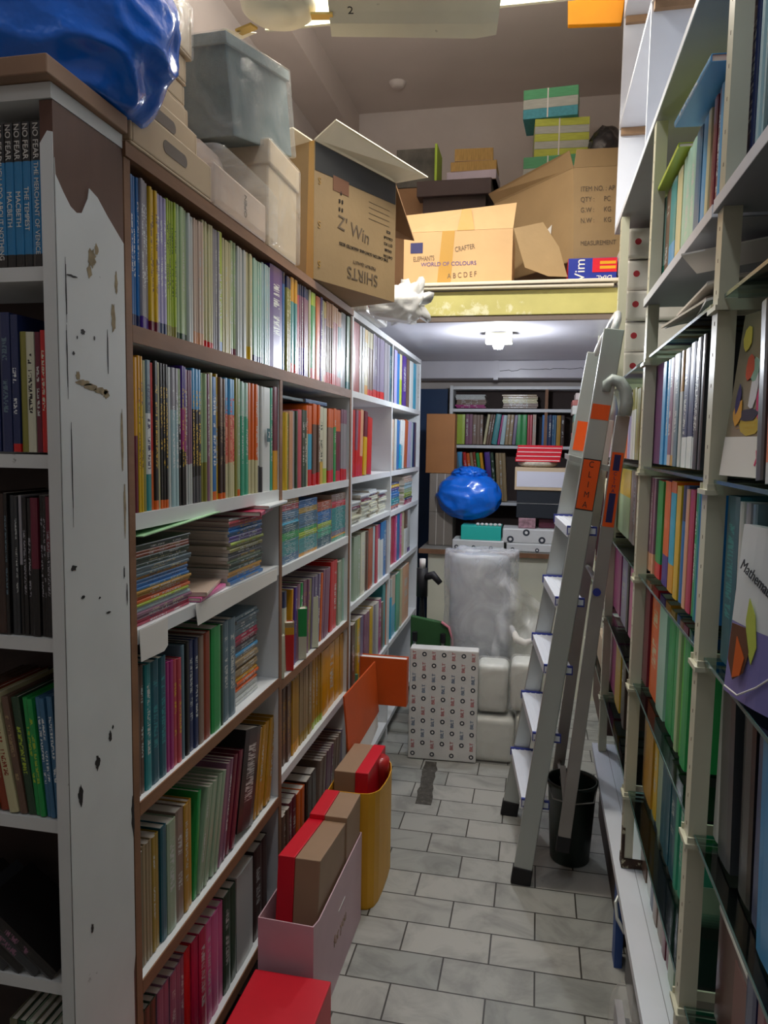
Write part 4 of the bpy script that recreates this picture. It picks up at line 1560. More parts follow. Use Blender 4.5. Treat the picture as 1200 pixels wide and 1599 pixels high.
# ---------------------------------------------------------------- things on the mezzanine
pc = thing('carton', 'pale open crayon carton with purple print at the mezzanine edge', 'box', (-0.612, 3.3, 2.1935))
carton_body(pc, 0.475, 0.3, 0.235, M_CARDP, M_CARDIN)
MB().prism([(0, 0.0, 0.236), (0.475, 0.0, 0.236), (0.485, 0.06, 0.36), (0.33, 0.05, 0.345), (0, 0.05, 0.325)], (0, 0.004, 0.0), M_CARDP).build('flap', pc)
MB().prism([(0.477, 0.0, 0.235), (0.60, 0.0, 0.255), (0.67, 0.0, 0.15), (0.71, 0.0, 0.025), (0.63, 0.0, 0.03), (0.53, 0.0, 0.07)], (0.0, 0.004, 0), M_CARD).build('flap', pc)
MB().prism([(0.15, -0.001, 0.0), (0.21, -0.001, 0.0), (0.225, -0.001, 0.236), (0.17, -0.001, 0.236)], (0, 0.0006, 0), M_TAPE).build('tape', pc)
MB().prism([(0.235, -0.001, 0.235), (0.31, -0.001, 0.235), (0.29, 0.038, 0.335), (0.25, 0.038, 0.335)], (0, -0.001, 0.001), M_TAPE).build('tape', pc)
MB().box((0.03, -0.0014, 0.145), (0.085, -0.0002, 0.19), M_NAVYS).build('printed_logo', pc)
M_PURP = mat('purple_print', '#5a4a8c', 0.6)
text('WORLD OF COLOURS', 0.024, M_PURP, onface(0.2, 0.095, False), parent=pc)
text('ELEPHANTS', 0.03, M_PRINTG, onface(0.09, 0.12, False, 2), 'handwriting', pc, sx=0.6)
text('CRAFTER', 0.03, M_PRINTG, onface(0.27, 0.16, False, 8), 'handwriting', pc, sx=0.7)
text('A B C D E F', 0.032, M_PRINTG, onface(0.26, 0.045, False, 3), 'handwriting', pc, sx=0.8)

rc = thing('carton', 'brown export carton leaning on the mezzanine, printed item number and quantity', 'box', (0.125, 3.46, 2.32))
rc.rotation_euler = (0, R(-2), R(4))
b = MB()
P0, P1, P2_ = Vector((0, 0, 0)), Vector((0.36, 0.02, 0)), Vector((-0.34, 0.42, 0.0))
for (p, q) in ((P0, P1), (P2_, P0)):
    n = (q - p).cross(Vector((0, 0, 1))).normalized()
    b.prism([p, q, q + Vector((0, 0, .40)), p + Vector((0, 0, .40))], -n * 0.005, M_CARD)
q = P1 + P2_
for (p, r_) in ((P1, q), (q, P2_)):
    b.prism([p, r_, r_ + Vector((0, 0, .40)), p + Vector((0, 0, .40))], (0.002, 0.004, 0), M_CARD)
b.prism([P0, P1, q, P2_], (0, 0, 0.004), M_CARDIN)
b.build('carton_body', rc)
MB().prism([P0 + Vector((0, 0, .401)), P1 + Vector((0, 0, .401)), P1 + Vector((0, -.02, .47)), P0 + Vector((0.01, -.02, .47))], (0, 0.004, 0), M_CARD).build('flap', rc)
MB().prism([P0 + Vector((0, 0, .401)), P2_ + Vector((0, 0, .401)), P2_ + Vector((-.03, -.03, .44)), P0 + Vector((-.02, -.015, .47))], (0.002, 0.004, 0), M_CARD).build('flap', rc)
fm = frame((0.135, -0.0, 0.26), (1, 0.055, 0), (0, 0, 1))
text('ITEM NO. : AP\nQTY :      PC\nG.W :      KG\nN.W :      KG', 0.03, M_PRINTG, frame((0.03, 0.0, 0.24), (1, 0.055, 0), (0, 0, 1)), parent=rc, align='LEFT', line=1.5, sx=0.8)
text('MEASUREMENT', 0.028, M_PRINTG, frame((0.03, 0.0, 0.075), (1, 0.055, 0), (0, 0, 1)), parent=rc, align='LEFT', sx=0.8)
dv = (P0 - P2_).normalized()
MB().prism([P0 - dv * .15 + Vector((-.003, -.003, .06)), P0 - dv * .13 + Vector((-.003, -.003, .19)), P0 - dv * .19 + Vector((-.003, -.003, .16))], (-0.001, -0.001, 0), M_WPAP).build('label_sticker', rc)
vb = thing('soap_carton', 'red and blue soap carton lying upside down under the leaning carton', 'box', (0.1, 3.32, 2.1935))
MB().box((0, 0, 0), (0.2, 0.2, 0.105), mat('deep_blue_print', '#23349a', 0.35)).build('carton_body', vb, bevel=0.002)
MB().box((0.1, -0.0016, 0.045), (0.2, -0.0004, 0.103), M_REDC).build('printed_panel', vb)
MB().box((-0.0015, 0.0, 0.0), (0, 0.2, 0.104), M_REDC).build('end_panel', vb)
MB().box((0.13, -0.0026, 0.058), (0.195, -0.0018, 0.07), M_YEL).box((0.13, -0.0026, 0.078), (0.195, -0.0018, 0.09), M_YEL).build('printed_stripe', vb)
text('Vim', 0.06, M_WPAP, frame((0.05, -0.001, 0.055), (0, 0, 1), (-1, 0, 0)), parent=vb)
text('DIAL', 0.03, M_WPAP, onface(0.15, 0.022), parent=vb)

M_PG = [mat('green_stack_edge', '#5cae7c', 0.6, var=0.12, vscale=60, stretch=(0.3, 0.3, 3)), mat('yellow_green_stack', '#c2cc55', 0.6, var=0.12, vscale=60, stretch=(0.3, 0.3, 3)),
        mat('grey_stack', '#b9beb6', 0.6, var=0.12, vscale=60, stretch=(0.3, 0.3, 3)), mat('turquoise_stack', '#4da3b4', 0.6, var=0.15, vscale=60)]
zz = 2.172
for i, (h, x, bands, lb) in enumerate(((0.2, -0.11, (0, 2, 0), 'lowest hidden'), (0.2, -0.12, (0, 2, 0), 'second'), (0.24, -0.10, (2, 0, 2), 'third'), (0.235, -0.13, (2, 0, 2, 0), 'green and white pack tied with white string, just above the leaning carton'),
                                       (0.195, -0.075, (1, 2, 1, 2, 1), 'yellow-green striped pack of booklets tied with string, second from top'), (0.15, -0.14, (3, 2, 0), 'topmost pack of booklets, grey and turquoise, near the ceiling'))):
    if i < 3:
        lb = ['bottom bundle of booklets at the back of the mezzanine', 'second bundle from the bottom at the back of the mezzanine', 'third bundle from the bottom at the back of the mezzanine'][i]
    pk = thing('booklet_bundle', lb, 'bundle', (x, 4.2, zz), 0, 'tied bundles of booklets on the mezzanine')
    b = MB()
    n = len(bands)
    for k, c in enumerate(bands):
        b.box((0, 0, h * k / n), (0.285, 0.22, h * (k + 1) / n - 0.0006), M_PG[c])
    b.build('booklets', pk, bevel=0.001)
    MB().box((0.125, -0.0015, 0.0), (0.132, 0, h - 0.001), M_WPAP).box((0.125, -0.0015, h - 0.0005), (0.132, 0.22, h), M_WPAP).build('string', pk)
    pk.rotation_euler = (0, 0, R((3, -2, 4, -3, 3, -4)[i]))
    zz += h + 0.001
db = thing('storage_box', 'dark box with a brown lid behind the pale carton, books on it', 'box', (-0.47, 4.1, 2.172))
MB().box((-0.17, -0.12, 0), (0.16, 0.14, 0.62), M_DARKIN).build('box_body', db)
MB().box((-0.2, -0.15, 0.62), (0.19, 0.17, 0.7), mat('dark_brown_lid', '#3f2f2e', 0.5, var=0.1)).build('lid', db, bevel=0.004)
M_TANB = mat('tan_page_edges', '#a8874a', 0.7, var=0.2, vscale=80, stretch=(2, 2, .3))
z = 2.874
for i, (w, h, m, lb) in enumerate(((0.26, 0.05, mat('lilac_pages', '#b5abb8', 0.6, var=.1), 'pale lilac book at the bottom of the pile on the brown lid'), (0.24, 0.05, M_TANB, 'tan book in the middle of the pile on the brown lid'), (0.2, 0.065, M_TANB, 'thick ochre book on top of the pile on the brown lid'))):
    t = tag(MB().box((0, 0, 0), (w, 0.2, h), m).box((0, -0.002, 0.0), (w, 0.2, 0.004), M_KRAFT).build('book', loc=(-0.52 + i * 0.02, 4.0, z), rot=(0, 0, R(-3 + i * 3)), bevel=0.002), lb, 'book', 'books piled on the mezzanine')
    z += h + 0.001
tag(MB().box((0, 0, 0), (0.21, 0.25, 0.2), mat('dark_mixed_print', '#4c4a44', 0.6, var=0.5, vscale=12)).build('folder_pile', loc=(-0.80, 4.05, 2.875), bevel=0.003), 'dark mottled pile of folders left of the tan books on the mezzanine', 'folders')
tag(MB().box((0, 0, 0), (0.2, 0.22, 0.7), M_CARDIN).build('carton', loc=(-0.83, 4.05, 2.172)), 'plain brown carton under the mottled folders on the mezzanine', 'box')
tag(MB().box((0, 0, 0), (0.012, 0.2, 0.2), mat('lime_board', '#9dbb2a', 0.5)).build('folder', loc=(-0.585, 4.0, 2.875)), 'upright lime green folder beside the tan books on the mezzanine', 'folder')
tag(blob('plastic_bag', mat('black_bag', '#1b1c22', 0.25, coat=0.4, bump=0.6, bscale=16), (0.3, 4.25, 3.05), (0.1, 0.1, 0.14), amp=0.2, freq=2, seed=9, sub=4), 'black plastic bag beside the tied bundles on the mezzanine', 'bag')
tag(MB().box((0, 0, 0), (0.2, 0.25, 0.72), M_CARDIN).build('carton', loc=(0.2, 4.13, 2.172)), 'plain brown carton carrying the black bag on the mezzanine', 'box')

# ---------------------------------------------------------------- desk and back wall
dk = thing('desk', 'cream desk with a brown edge, loaded with packs, at the back', 'desk', (-0.1, 4.65, 0))
MB().box((-0.585, -0.25, 0.845), (0.6, 0.36, 0.87), mat('grey_desk_top', '#8f8b84', 0.5)).box((-0.59, -0.256, 0.84), (0.6, -0.25, 0.868), M_EDGE).build('desktop', dk)
MB().box((-0.535, -0.235, 0.0), (0.6, -0.215, 0.844), mat('cream_panel', '#d5d3bf', 0.5, var=0.04)).build('front_panel', dk)
MB().box((-0.535, -0.214, 0.0), (-0.515, 0.35, 0.844), mat('cream_panel', '#d5d3bf')).build('side_panel', dk)
bk = thing('bookcase', 'small white bookcase with a brown divider against the back wall', 'bookcase', (-0.08, 5.15, 0))
for x in (-0.52, 0.58):
    MB().box((x, -0.1, 0), (x + 0.022, 0.08, 1.9), M_WHITE).build('side_panel', bk)
for z in (1.895, 1.745, 1.50, 1.115, 0.75):
    MB().box((-0.497, -0.1, z - 0.02), (0.579, 0.08, z), M_WHITE).build('shelf', bk)
MB().box((0.115, -0.1, 1.5005), (0.135, 0.08, 1.7245), M_EDGE).box((0.115, -0.1, 1.7455), (0.135, 0.08, 1.8745), M_EDGE).build('divider', bk)
MB().box((-0.52, 0.081, 0), (0.6, 0.09, 1.9), M_DARKIN).build('back_panel', bk)
tag(MB().box((-0.84, 5.14, 0), (-0.625, 5.16, 1.885), mat('dark_blue_board', '#163a63', 0.5, var=.1)).build('display_board', bevel=0.002), 'tall dark blue board standing left of the back bookcase', 'board')
# things on the desk
for i, (z0, z1, w, lb) in enumerate(((0.872, 1.08, .15, 'lower grey carton standing on the desk by the left bookcase'), (1.081, 1.32, .15, 'upper grey carton with pale seams on the desk by the left bookcase'))):
    t = thing('carton', lb, 'box', (-0.655, 4.55, z0))
    MB().box((0, 0, 0), (w, 0.2, z1 - z0), mat('grey_carton', '#857b70', 0.6, var=.06)).build('carton_body', t, bevel=.003)
    for x in (0.045, 0.095):
        MB().box((x, -0.0012, 0), (x + .003, 0, z1 - z0), M_PAPER).build('seam', t)
tag(MB().box((0, 0, 0), (0.18, 0.12, 0.37), mat('orange_brown_card', '#a06a3a', 0.65, var=.06)).build('carton', loc=(-0.69, 4.6, 1.321), bevel=.003), 'tall orange-brown carton on top of the grey cartons', 'box')


def ream(name, label, loc, size, rz, cols, rows, parent_rot=(0, 0, 0), group=None, kind='ream', wave=True):
    """paper-wrapped pack printed with rings and upright words"""
    t = thing(name, label, 'parcel', loc, rz, group)
    t.rotation_euler = (parent_rot[0], parent_rot[1], rz)
    w, d, h = size
    b = MB().box((0, 0, 0), size, M_WRAP)
    b.build('parcel_body', t, bevel=0.006)
    p = [MB(), MB(), MB()]
    i = 0
    for c in range(cols):
        x = w * (c + 0.5) / cols
        for r in range(rows):
            z = h * (r + 0.25 + 0.5 * (c % 2)) / rows
            if z > h - 0.02:
                continue
            rr = min(w / cols, h / rows) * 0.24
            n = 14
            pts = [(x + rr * math.cos(6.283 * k / n), -0.0008, z + rr * math.sin(6.283 * k / n)) for k in range(n)]
            p[0].prism(pts, (0, 0.0006, 0), M_GPR)
            pts = [(x + rr * .45 * math.cos(6.283 * k / n), -0.0012, z + rr * .45 * math.sin(6.283 * k / n)) for k in range(n)]
            p[0].prism(pts, (0, 0.0003, 0), M_WPAP)
            i += 1
            zc = z + h / rows * 0.45
            if zc < h - 0.03:
                text('BILT', min(h / rows * 0.24, 0.022), (M_RPR, M_BPR)[(r + c) % 2], frame((x, -0.0006, zc), (0, 0, 1), (-1, 0, 0)), parent=t)
    o = p[0].build('printed_rings', t)
    o['kind'] = 'stuff'
    return t


ream('paper_ream', 'flat row of printed paper packs at the left front of the desk', (-0.49, 4.42, 0.872), (0.31, 0.2, 0.058), 0, 6, 1)
ream('paper_ream', 'lower printed paper pack on the desk beneath the notebooks', (-0.165, 4.42, 0.872), (0.36, 0.2, 0.05), 0, 5, 1)
ream('paper_ream', 'upper white printed paper pack on the desk, right of the teal box', (-0.19, 4.425, 0.923), (0.37, 0.2, 0.085), R(1), 4, 1)
tb = thing('gift_box', 'turquoise box with white pearls on its rim, under the blue bag', 'box', (-0.44, 4.43, 0.931))
MB().box((0, 0, 0), (0.24, 0.16, 0.085), mat('turquoise_card', '#2fc4b5', 0.45)).build('box_body', tb, bevel=.003)
for k in range(6):
    bm_ = MB().lathe([(0, 0), (.009, .004), (.012, .01), (.009, .017), (0, .02)], M_WPAP, (0.1 + k * .026, 0.012, 0.084), 12)
    bm_.build('pearl', tb, smooth=True)
bag2 = thing('plastic_bag', 'round blue plastic bag knotted on top, lying on the desk', 'bag', (-0.41, 4.56, 1.155))
blob('bag_body', M_BLUEBAG, (0, 0, 0.03), (0.195, 0.13, 0.14), amp=0.11, freq=1.7, seed=6, parent=bag2, sub=5, fold=0.7)
blob('knot', M_BLUEBAG, (0.0, 0, 0.165), (0.09, 0.06, 0.04), amp=0.4, freq=3.5, seed=8, parent=bag2, sub=4, fold=0.8)
tag(MB().box((0, 0, 0), (0.15, 0.12, 0.055), mat('maroon_pack', '#5a2838', 0.4)).build('parcel', loc=(0.02, 4.5, 1.01), bevel=.002), 'small maroon pack on the right-hand paper packs', 'parcel')
tag(MB().box((0, 0, 0), (0.1, 0.1, 0.06), mat('pink_net_print', '#a58088', 0.4, var=.5, vscale=45)).build('parcel', loc=(-0.1, 4.46, 1.01), bevel=.002), 'small pinkish patterned pack on the paper packs', 'parcel')
tag(MB().box((0, 0, 0), (0.12, 0.1, 0.06), mat('olive_pack', '#4a4a34', 0.4)).build('parcel', loc=(-0.06, 4.61, 1.01), bevel=.002), 'small dark olive pack behind the pink patterned one', 'parcel')
kb = thing('storage_box', 'black lidded box in clear plastic, under the pale wooden box', 'box', (-0.115, 4.47, 1.071))
MB().box((0, 0, 0), (0.3, 0.22, 0.165), mat('dark_slate_card', '#2a2f36', 0.35)).build('box_body', kb, bevel=.004)
MB().box((-.003, -.003, 0.085), (0.303, 0.223, 0.09), M_PLASTIC).build('plastic_wrap', kb)
ob = thing('wooden_box', 'pale wooden box with a white front panel, under the red packs', 'box', (-0.13, 4.46, 1.238))
MB().box((0, 0, 0), (0.315, 0.22, 0.135), M_TRAY).build('box_body', ob, bevel=.003)
MB().box((0.012, -0.002, 0.02), (0.30, 0, 0.112), mat('white_card_panel', '#d8d8e4', 0.4)).build('front_panel', ob)
for k in range(4):
    tag(MB().box((0, 0, 0), (0.26, 0.2, 0.0235), M_REDC).box((0.004, -0.0005, 0.006), (0.256, 0, 0.010), M_WPAP).build('notepad_pack', loc=(-0.13 + .004 * k, 4.47, 1.4075 + k * 0.0245), bevel=.002), 'red and white striped pack, %s of the four on the pale box' % ('lowest', 'second from below', 'third from below', 'topmost')[k], 'parcel', 'red and white packs on the desk')
tag(MB().lathe([(0, 0), (.09, 0), (.115, .012), (.12, .032), (0, .033)], mat('knitted_cream', '#cfc2ae', 0.8, var=.2, vscale=90), (0, 0, 0), 24).build('cloth_roll', loc=(-0.0, 4.57, 1.374), smooth=True), 'cream fluffy roll with red ends between red packs and wooden box', 'cloth')
# tall notebooks in plastic behind the ladder head
tnb = 1.44
rs2 = random.Random(3)
tag(MB().box((0, 0, 0), (0.24, 0.2, 0.565), mat('dark_red_carton', '#4d2a2c', 0.6)).build('carton', loc=(0.19, 4.42, 0.872)), 'dark red carton on the desk behind the ladder', 'box')
for k, (c, h) in enumerate((('#b7a487', .05), ('#c9bf96', .06), ('#d98f8f', .03), ('#c3b58a', .06), ('#8fae9e', .04), ('#cfcfc8', .05), ('#b06a62', .03), ('#c7b9b4', .04))):
    tag(MB().box((0, 0, 0), (0.2, 0.2, h), mat('pad_%s' % 'abcdefgh'[k], c, 0.5, var=.1, vscale=50)).build('notepad_pack', loc=(0.195 + rs2.uniform(-.01, .01), 4.40, tnb), bevel=.002), '%s pack from below in the tall pile behind the ladder top' % ordinal(k + 1), 'parcel', 'packs piled behind the ladder')
    tnb += h + 0.001

# ---------------------------------------------------------------- floor things at the back
ream('wrapped_board', 'big flat parcel in white printed wrap, standing on the floor', (-0.562, 3.36, 0.003), (0.325, 0.08, 0.535), R(3), 7, 5, (R(-2), 0))
fr = thing('foam_roll', 'upright roll of white foam shrouded in milky plastic', 'roll', (-0.27, 3.78, 0.0))
MB().lathe([(0, 0), (.15, 0), (.155, .02), (.155, .90), (.14, .93), (0, .93)], mat('white_foam', '#a9adb4', 0.7, var=.06, bump=.15, bscale=12), (0, 0, 0), 40).build('roll_core', fr, smooth=True)
cv, cf = [], []
NS, NK = 40, 48
for i in range(NS):
    t = i / (NS - 1)
    z = 0.02 + 0.94 * min(1, t * 1.12)
    r0 = 0.182 * (1 if t < .88 else max(0.02, math.sqrt(max(0, 1 - ((t - .88) / .12) ** 2))))
    for k in range(NK):
        a = 2 * math.pi * k / NK
        nz = noise.fractal(Vector((math.cos(a) * 2.2, math.sin(a) * 2.2, t * 1.6 + math.cos(a))), 1.0, 2.0, 3)
        rr = max(r0 * .6, r0 * (1 + .09 * nz + .02 * math.sin(a * 9 + t * 6)))
        cv.append((rr * math.cos(a), rr * math.sin(a), z + .008 * nz))
for i in range(NS - 1):
    for k in range(NK):
        cf.append((i * NK + k, i * NK + (k + 1) % NK, (i + 1) * NK + (k + 1) % NK, (i + 1) * NK + k))
cf.append(tuple((NS - 1) * NK + k for k in range(NK)))
MB().poly(cv, cf, M_MILKY).build('plastic_cover', fr, smooth=True)
fw, fwf = [], []
for i in range(26):
    for k in range(14):
        u, v_ = i / 25, k / 13
        x = 0.08 + 0.26 * v_ * (1 - 0.35 * u)
        z = 0.93 - 0.5 * u - 0.22 * v_ * (1 - u)
        fw.append((x, -0.17 + 0.03 * math.sin(v_ * 9 + u * 3) + 0.05 * noise.noise(Vector((u * 5, v_ * 4, 3))), z + 0.02 * noise.noise(Vector((u * 6, v_ * 6, 1)))))
for i in range(25):
    for k in range(13):
        fwf.append((i * 14 + k, i * 14 + k + 1, (i + 1) * 14 + k + 1, (i + 1) * 14 + k))
MB().poly(fw, fwf, M_MILKY).build('loose_film', fr, smooth=True)
tg = MB()
tgp = [(0.17, -0.12, 0.60), (0.2, -0.2, 0.56), (0.24, -0.2, 0.545), (0.29, -0.18, 0.56)]
tg.tube(tgp, [.012, .02, .018, .01], M_WPAP, n=8)
tg.build('torn_strip', fr, smooth=True)
M_SOFT = mat('white_soft_pack', '#d6d8d2', 0.4, var=.04, bump=.12, bscale=7)
for i, (x, y, z, s, lb) in enumerate(((-0.275, 3.40, 0.0, (.21, .17, .22), 'lower left white soft pack in clear plastic on the floor'), (-0.06, 3.41, 0.0, (.13, .17, .24), 'lower right white soft pack beside the ladder foot'),
                                      (-0.25, 3.42, 0.235, (.15, .15, .235), 'upper left white soft pack in clear plastic'), (-0.09, 3.42, 0.25, (.145, .15, .24), 'upper right white soft pack in clear plastic'))):
    t = thing('soft_pack', lb, 'pack', (x, y, z), 0, 'white soft packs in plastic')
    b = MB().box((0, 0, 0.003), s, M_SOFT).build('pack_body', t, bevel=0.03, seg=5, smooth=True)
    MB().box((-.006, -.008, 0.001), (s[0] + .006, s[1] + .004, s[2] + .008), M_PLASTIC).build('plastic_wrap', t, bevel=0.03, seg=4, smooth=True)
gc = thing('folding_chair', 'green chair back with pink piping in clear plastic, behind the parcel', 'chair', (-0.50, 3.66, 0.0))
pts = [(-0.11, 0, .30), (0.105, 0, .30), (0.105, 0, .52), (0.085, 0, .575), (0.05, 0, .60), (-0.11, 0, .625)]
MB().prism(pts, (0, .03, 0), mat('green_fabric', '#2c5a30', 0.7, var=.1)).build('backrest', gc, bevel=.006)
MB().tube([(0.108, -0.004, .30), (0.108, -0.004, .52), (0.088, -0.004, .578), (0.05, -0.004, .604)], .007, mat('pink_piping', '#d98a9a', 0.5)).build('piping', gc, smooth=True)
for x in (-0.085, 0.06):
    MB().tube([(x, -0.01, 0.0), (x, -0.01, .5)], .008, M_ALU).build('leg', gc, smooth=True)
    MB().tube([(x, -0.012, .5), (x, -0.012, .545)], .014, M_BLACKR).build('joint', gc)
tp = thing('plastic_fitting', 'black plastic fitting with a white cap beside the bookcase end', 'plastic_fitting', (-0.575, 3.8, 0.0))  # black plastic fitting with a white cap, set on three thin legs
MB().tube([(0, 0, .7), (0.0, 0, .85)], .03, M_BLACKR).build('grip', tp, smooth=True)
MB().tube([(0, 0, .85), (0.0, 0, .9)], .016, M_WPAP).build('cap', tp, smooth=True)
MB().tube([(0, 0, .8), (0.06, -.02, .82), (.1, -.03, .78)], [.02, .022, .015], M_BLACKR).build('lever', tp, smooth=True)
for a in (0.3, 2.4, 4.5):
    MB().tube([(0, 0, .7), (.05 * math.cos(a), .05 * math.sin(a), 0.0)], .01, M_BLACKR).build('leg', tp)

# ---------------------------------------------------------------- ladder, folded and leaning on the right rack
ld = thing('step_ladder', 'aluminium folding step ladder leaning against the right rack', 'ladder', (0.0, 2.7, 0))


def lp(x, y, z):
    return (x, y - 2.7, z)


NA0, NA1 = Vector(lp(-0.005, 2.46, 0.03)), Vector(lp(0.222, 2.46, 1.87))
FB0, FB1 = Vector(lp(-0.062, 2.93, 0.03)), Vector(lp(0.20, 2.90, 1.85))
sl_ = (1, 0, 0)
MB().beam(NA0, NA1, 0.062, 0.024, M_ALU, sl_).build('front_rail', ld, bevel=.003)
MB().beam(FB0, FB1, 0.062, 0.024, M_ALU, sl_).build('front_rail', ld, bevel=.003)
for p, q in ((NA0, NA1), (FB0, FB1)):
    d = (q - p).normalized()
    MB().beam(p - d * .032, p + d * .03, 0.068, 0.032, M_BLACKR, sl_).build('foot', ld, bevel=.004)
RA0, RA1 = Vector(lp(0.130, 2.475, 0.145)), Vector(lp(0.262, 2.475, 1.60))
RB0, RB1 = Vector(lp(0.112, 2.86, 0.16)), Vector(lp(0.25, 2.86, 1.60))
for p, q in ((RA0, RA1), (RB0, RB1)):
    d = (q - p).normalized()
    MB().beam(p, q, 0.042, 0.02, M_ALU2, sl_).build('rear_rail', ld, bevel=.002)
    MB().beam(p - d * .02, p + d * .035, 0.046, 0.026, M_BLACKR, sl_).build('foot', ld, bevel=.003)
for t in (0.08, 0.62):
    a, c = RA0.lerp(RA1, t), RB0.lerp(RB1, t)
    MB().tube([a, c], .009, M_ALU2).build('cross_bar', ld, smooth=True)
MB().beam(RA0.lerp(RA1, .07), RA0.lerp(RA1, .07) + Vector((-.02, .02, .17)), .02, .004, M_ALU2, sl_).build('brace', ld)
# treads
for k, t in enumerate((0.135, 0.265, 0.395, 0.522, 0.652)):
    a, c = NA0.lerp(NA1, t), FB0.lerp(FB1, t)
    z = (a.z + c.z) / 2
    ya, yc = a.y + 0.0135, c.y - 0.0135
    b = MB()
    b.prism([(a.x - .036, ya, z + .012), (c.x - .036, yc, z + .012), (c.x + .05, yc, z + .012), (a.x + .05, ya, z + .012)], (0, 0, -.018), M_TREAD)
    for q_ in range(4):
        o_ = -.028 + .02 * q_
        b.prism([(a.x + o_, ya, z + .0135), (c.x + o_, yc, z + .0135), (c.x + o_ + .006, yc, z + .0135), (a.x + o_ + .006, ya, z + .0135)], (0, 0, -.0014), M_TREAD)
    b.prism([(a.x - .036, ya, z + .012), (c.x - .036, yc, z + .012), (c.x - .036, yc, z - .02), (a.x - .036, ya, z - .02)], (-.002, 0, 0), M_TREAD)
    tr = b.build('tread', ld)
    for (p_, y0_, y1_) in ((a, ya + .001, ya + .011), (c, yc - .011, yc - .001)):
        MB().box((p_.x - .041, y0_, z - .012), (p_.x + .054, y1_, z + .018), M_BLUEP).build('end_cap', tr)
# top platform tread
MB().prism([lp(0.1, 2.475, 1.475), lp(0.1, 2.885, 1.475), lp(0.23, 2.885, 1.44), lp(0.23, 2.475, 1.44)], (0, 0, -.02), M_ALU).build('platform', ld, bevel=.002)
# rounded head loop
lpnts = [lp(0.218, 2.462, 1.85), lp(0.232, 2.475, 1.9), lp(0.236, 2.52, 1.925), lp(0.236, 2.68, 1.93), lp(0.236, 2.84, 1.925), lp(0.222, 2.885, 1.9), lp(0.2, 2.9, 1.84)]
MB().tube(lpnts, .013, mat('white_tube', '#dfe3e6', 0.3, metal=.2), n=12).build('safety_rail', ld, smooth=True)
# hinge hooks
for yy, k in ((2.445, 0), (2.905, 1)):
    cpnts = [lp(0.205, yy, 1.675), lp(0.207, yy, 1.70), lp(0.222, yy, 1.712), lp(0.245, yy, 1.705), lp(0.262, yy, 1.68), lp(0.268, yy, 1.64), lp(0.264, yy, 1.60)]
    MB().tube(cpnts, [.012, .016, .018, .019, .02, .021, .02], mat('pale_grey_plastic', '#aab4b2', 0.4), n=12).build('hinge_cap', ld, smooth=True)
# stickers on the near rail: the rail's outer face points to the camera (-y)
dr = (NA1 - NA0).normalized()


def on_rail(t0, t1, w, m, y, name, p=NA0, q=NA1):
    a, c = p.lerp(q, t0), p.lerp(q, t1)
    a.y = c.y = y
    return MB().beam(a, c, w, .0012, m, sl_).build(name, ld)


yo = 2.46 - 2.7 - 0.0127
on_rail(0.688, 0.778, .056, M_BLACKP, yo + .0003, 'sticker')
s = on_rail(0.69, 0.776, .052, M_ORANGE, yo - .0004, 'sticker')
cen = NA0.lerp(NA1, .733)
xax = Vector((1, 0, -dr.x / dr.z)).normalized()
for k, chh in enumerate('CLIMA'):
    pp = NA0.lerp(NA1, .768 - .0175 * k)
    text(chh, .028, M_BLACKP, frame((pp.x, yo - .0012, pp.z), xax, dr), parent=ld, sx=.8)
on_rail(0.846, 0.872, .055, M_ORANGE, yo - .0004, 'sticker')
ro = 2.475 - 2.7 - 0.0107
on_rail(0.755, 0.92, .036, M_ORANGE, ro, 'sticker', RA0, RA1)
on_rail(0.765, 0.83, .02, M_NAVYS, ro - .001, 'sticker_print', RA0, RA1)
on_rail(0.88, 0.915, .02, M_NAVYS, ro - .001, 'sticker_print', RA0, RA1)
dr2 = (RA1 - RA0).normalized()
for k, chh in enumerate('CLIMA'):
    pp = RA0.lerp(RA1, .873 - .0095 * k)
    text(chh, .016, M_NAVYS, frame((pp.x, ro - .0008, pp.z), (1, 0, -.09), dr2), parent=ld)
b = MB().tube([(0.204, ro - .004, 1.028), (0.204, ro + .004, 1.028)], .013, M_BLUEP, n=20)
b.build('rivet_cap', ld)
fo = FB0.lerp(FB1, .78)
MB().beam(FB0.lerp(FB1, .80) + Vector((.0, -.0135, 0)), FB0.lerp(FB1, .86) + Vector((0, -.0135, 0)), .04, .001, M_ORANGE, sl_).build('sticker', ld)

# bucket under the ladder's rear legs
bu = thing('bucket', 'dark green plastic bucket on the floor under the ladder', 'bucket', (0.163, 2.66, 0))
M_BUCK = mat('dark_green_plastic', '#15261f', 0.4)
MB().lathe([(0, 0.0), (.066, 0), (.07, .006), (.086, .285), (.091, .29), (.091, .3), (.084, .3), (.082, .286), (.066, .01), (0, .008)], M_BUCK, n=48).build('bucket_body', bu, smooth=True)
MB().tube([(-.088, 0, .285), (-.07, -.0905, .262), (0, -.1, .252), (.07, -.0905, .262), (.088, 0, .285)], .0025, M_ALU2, n=6).build('handle', bu)

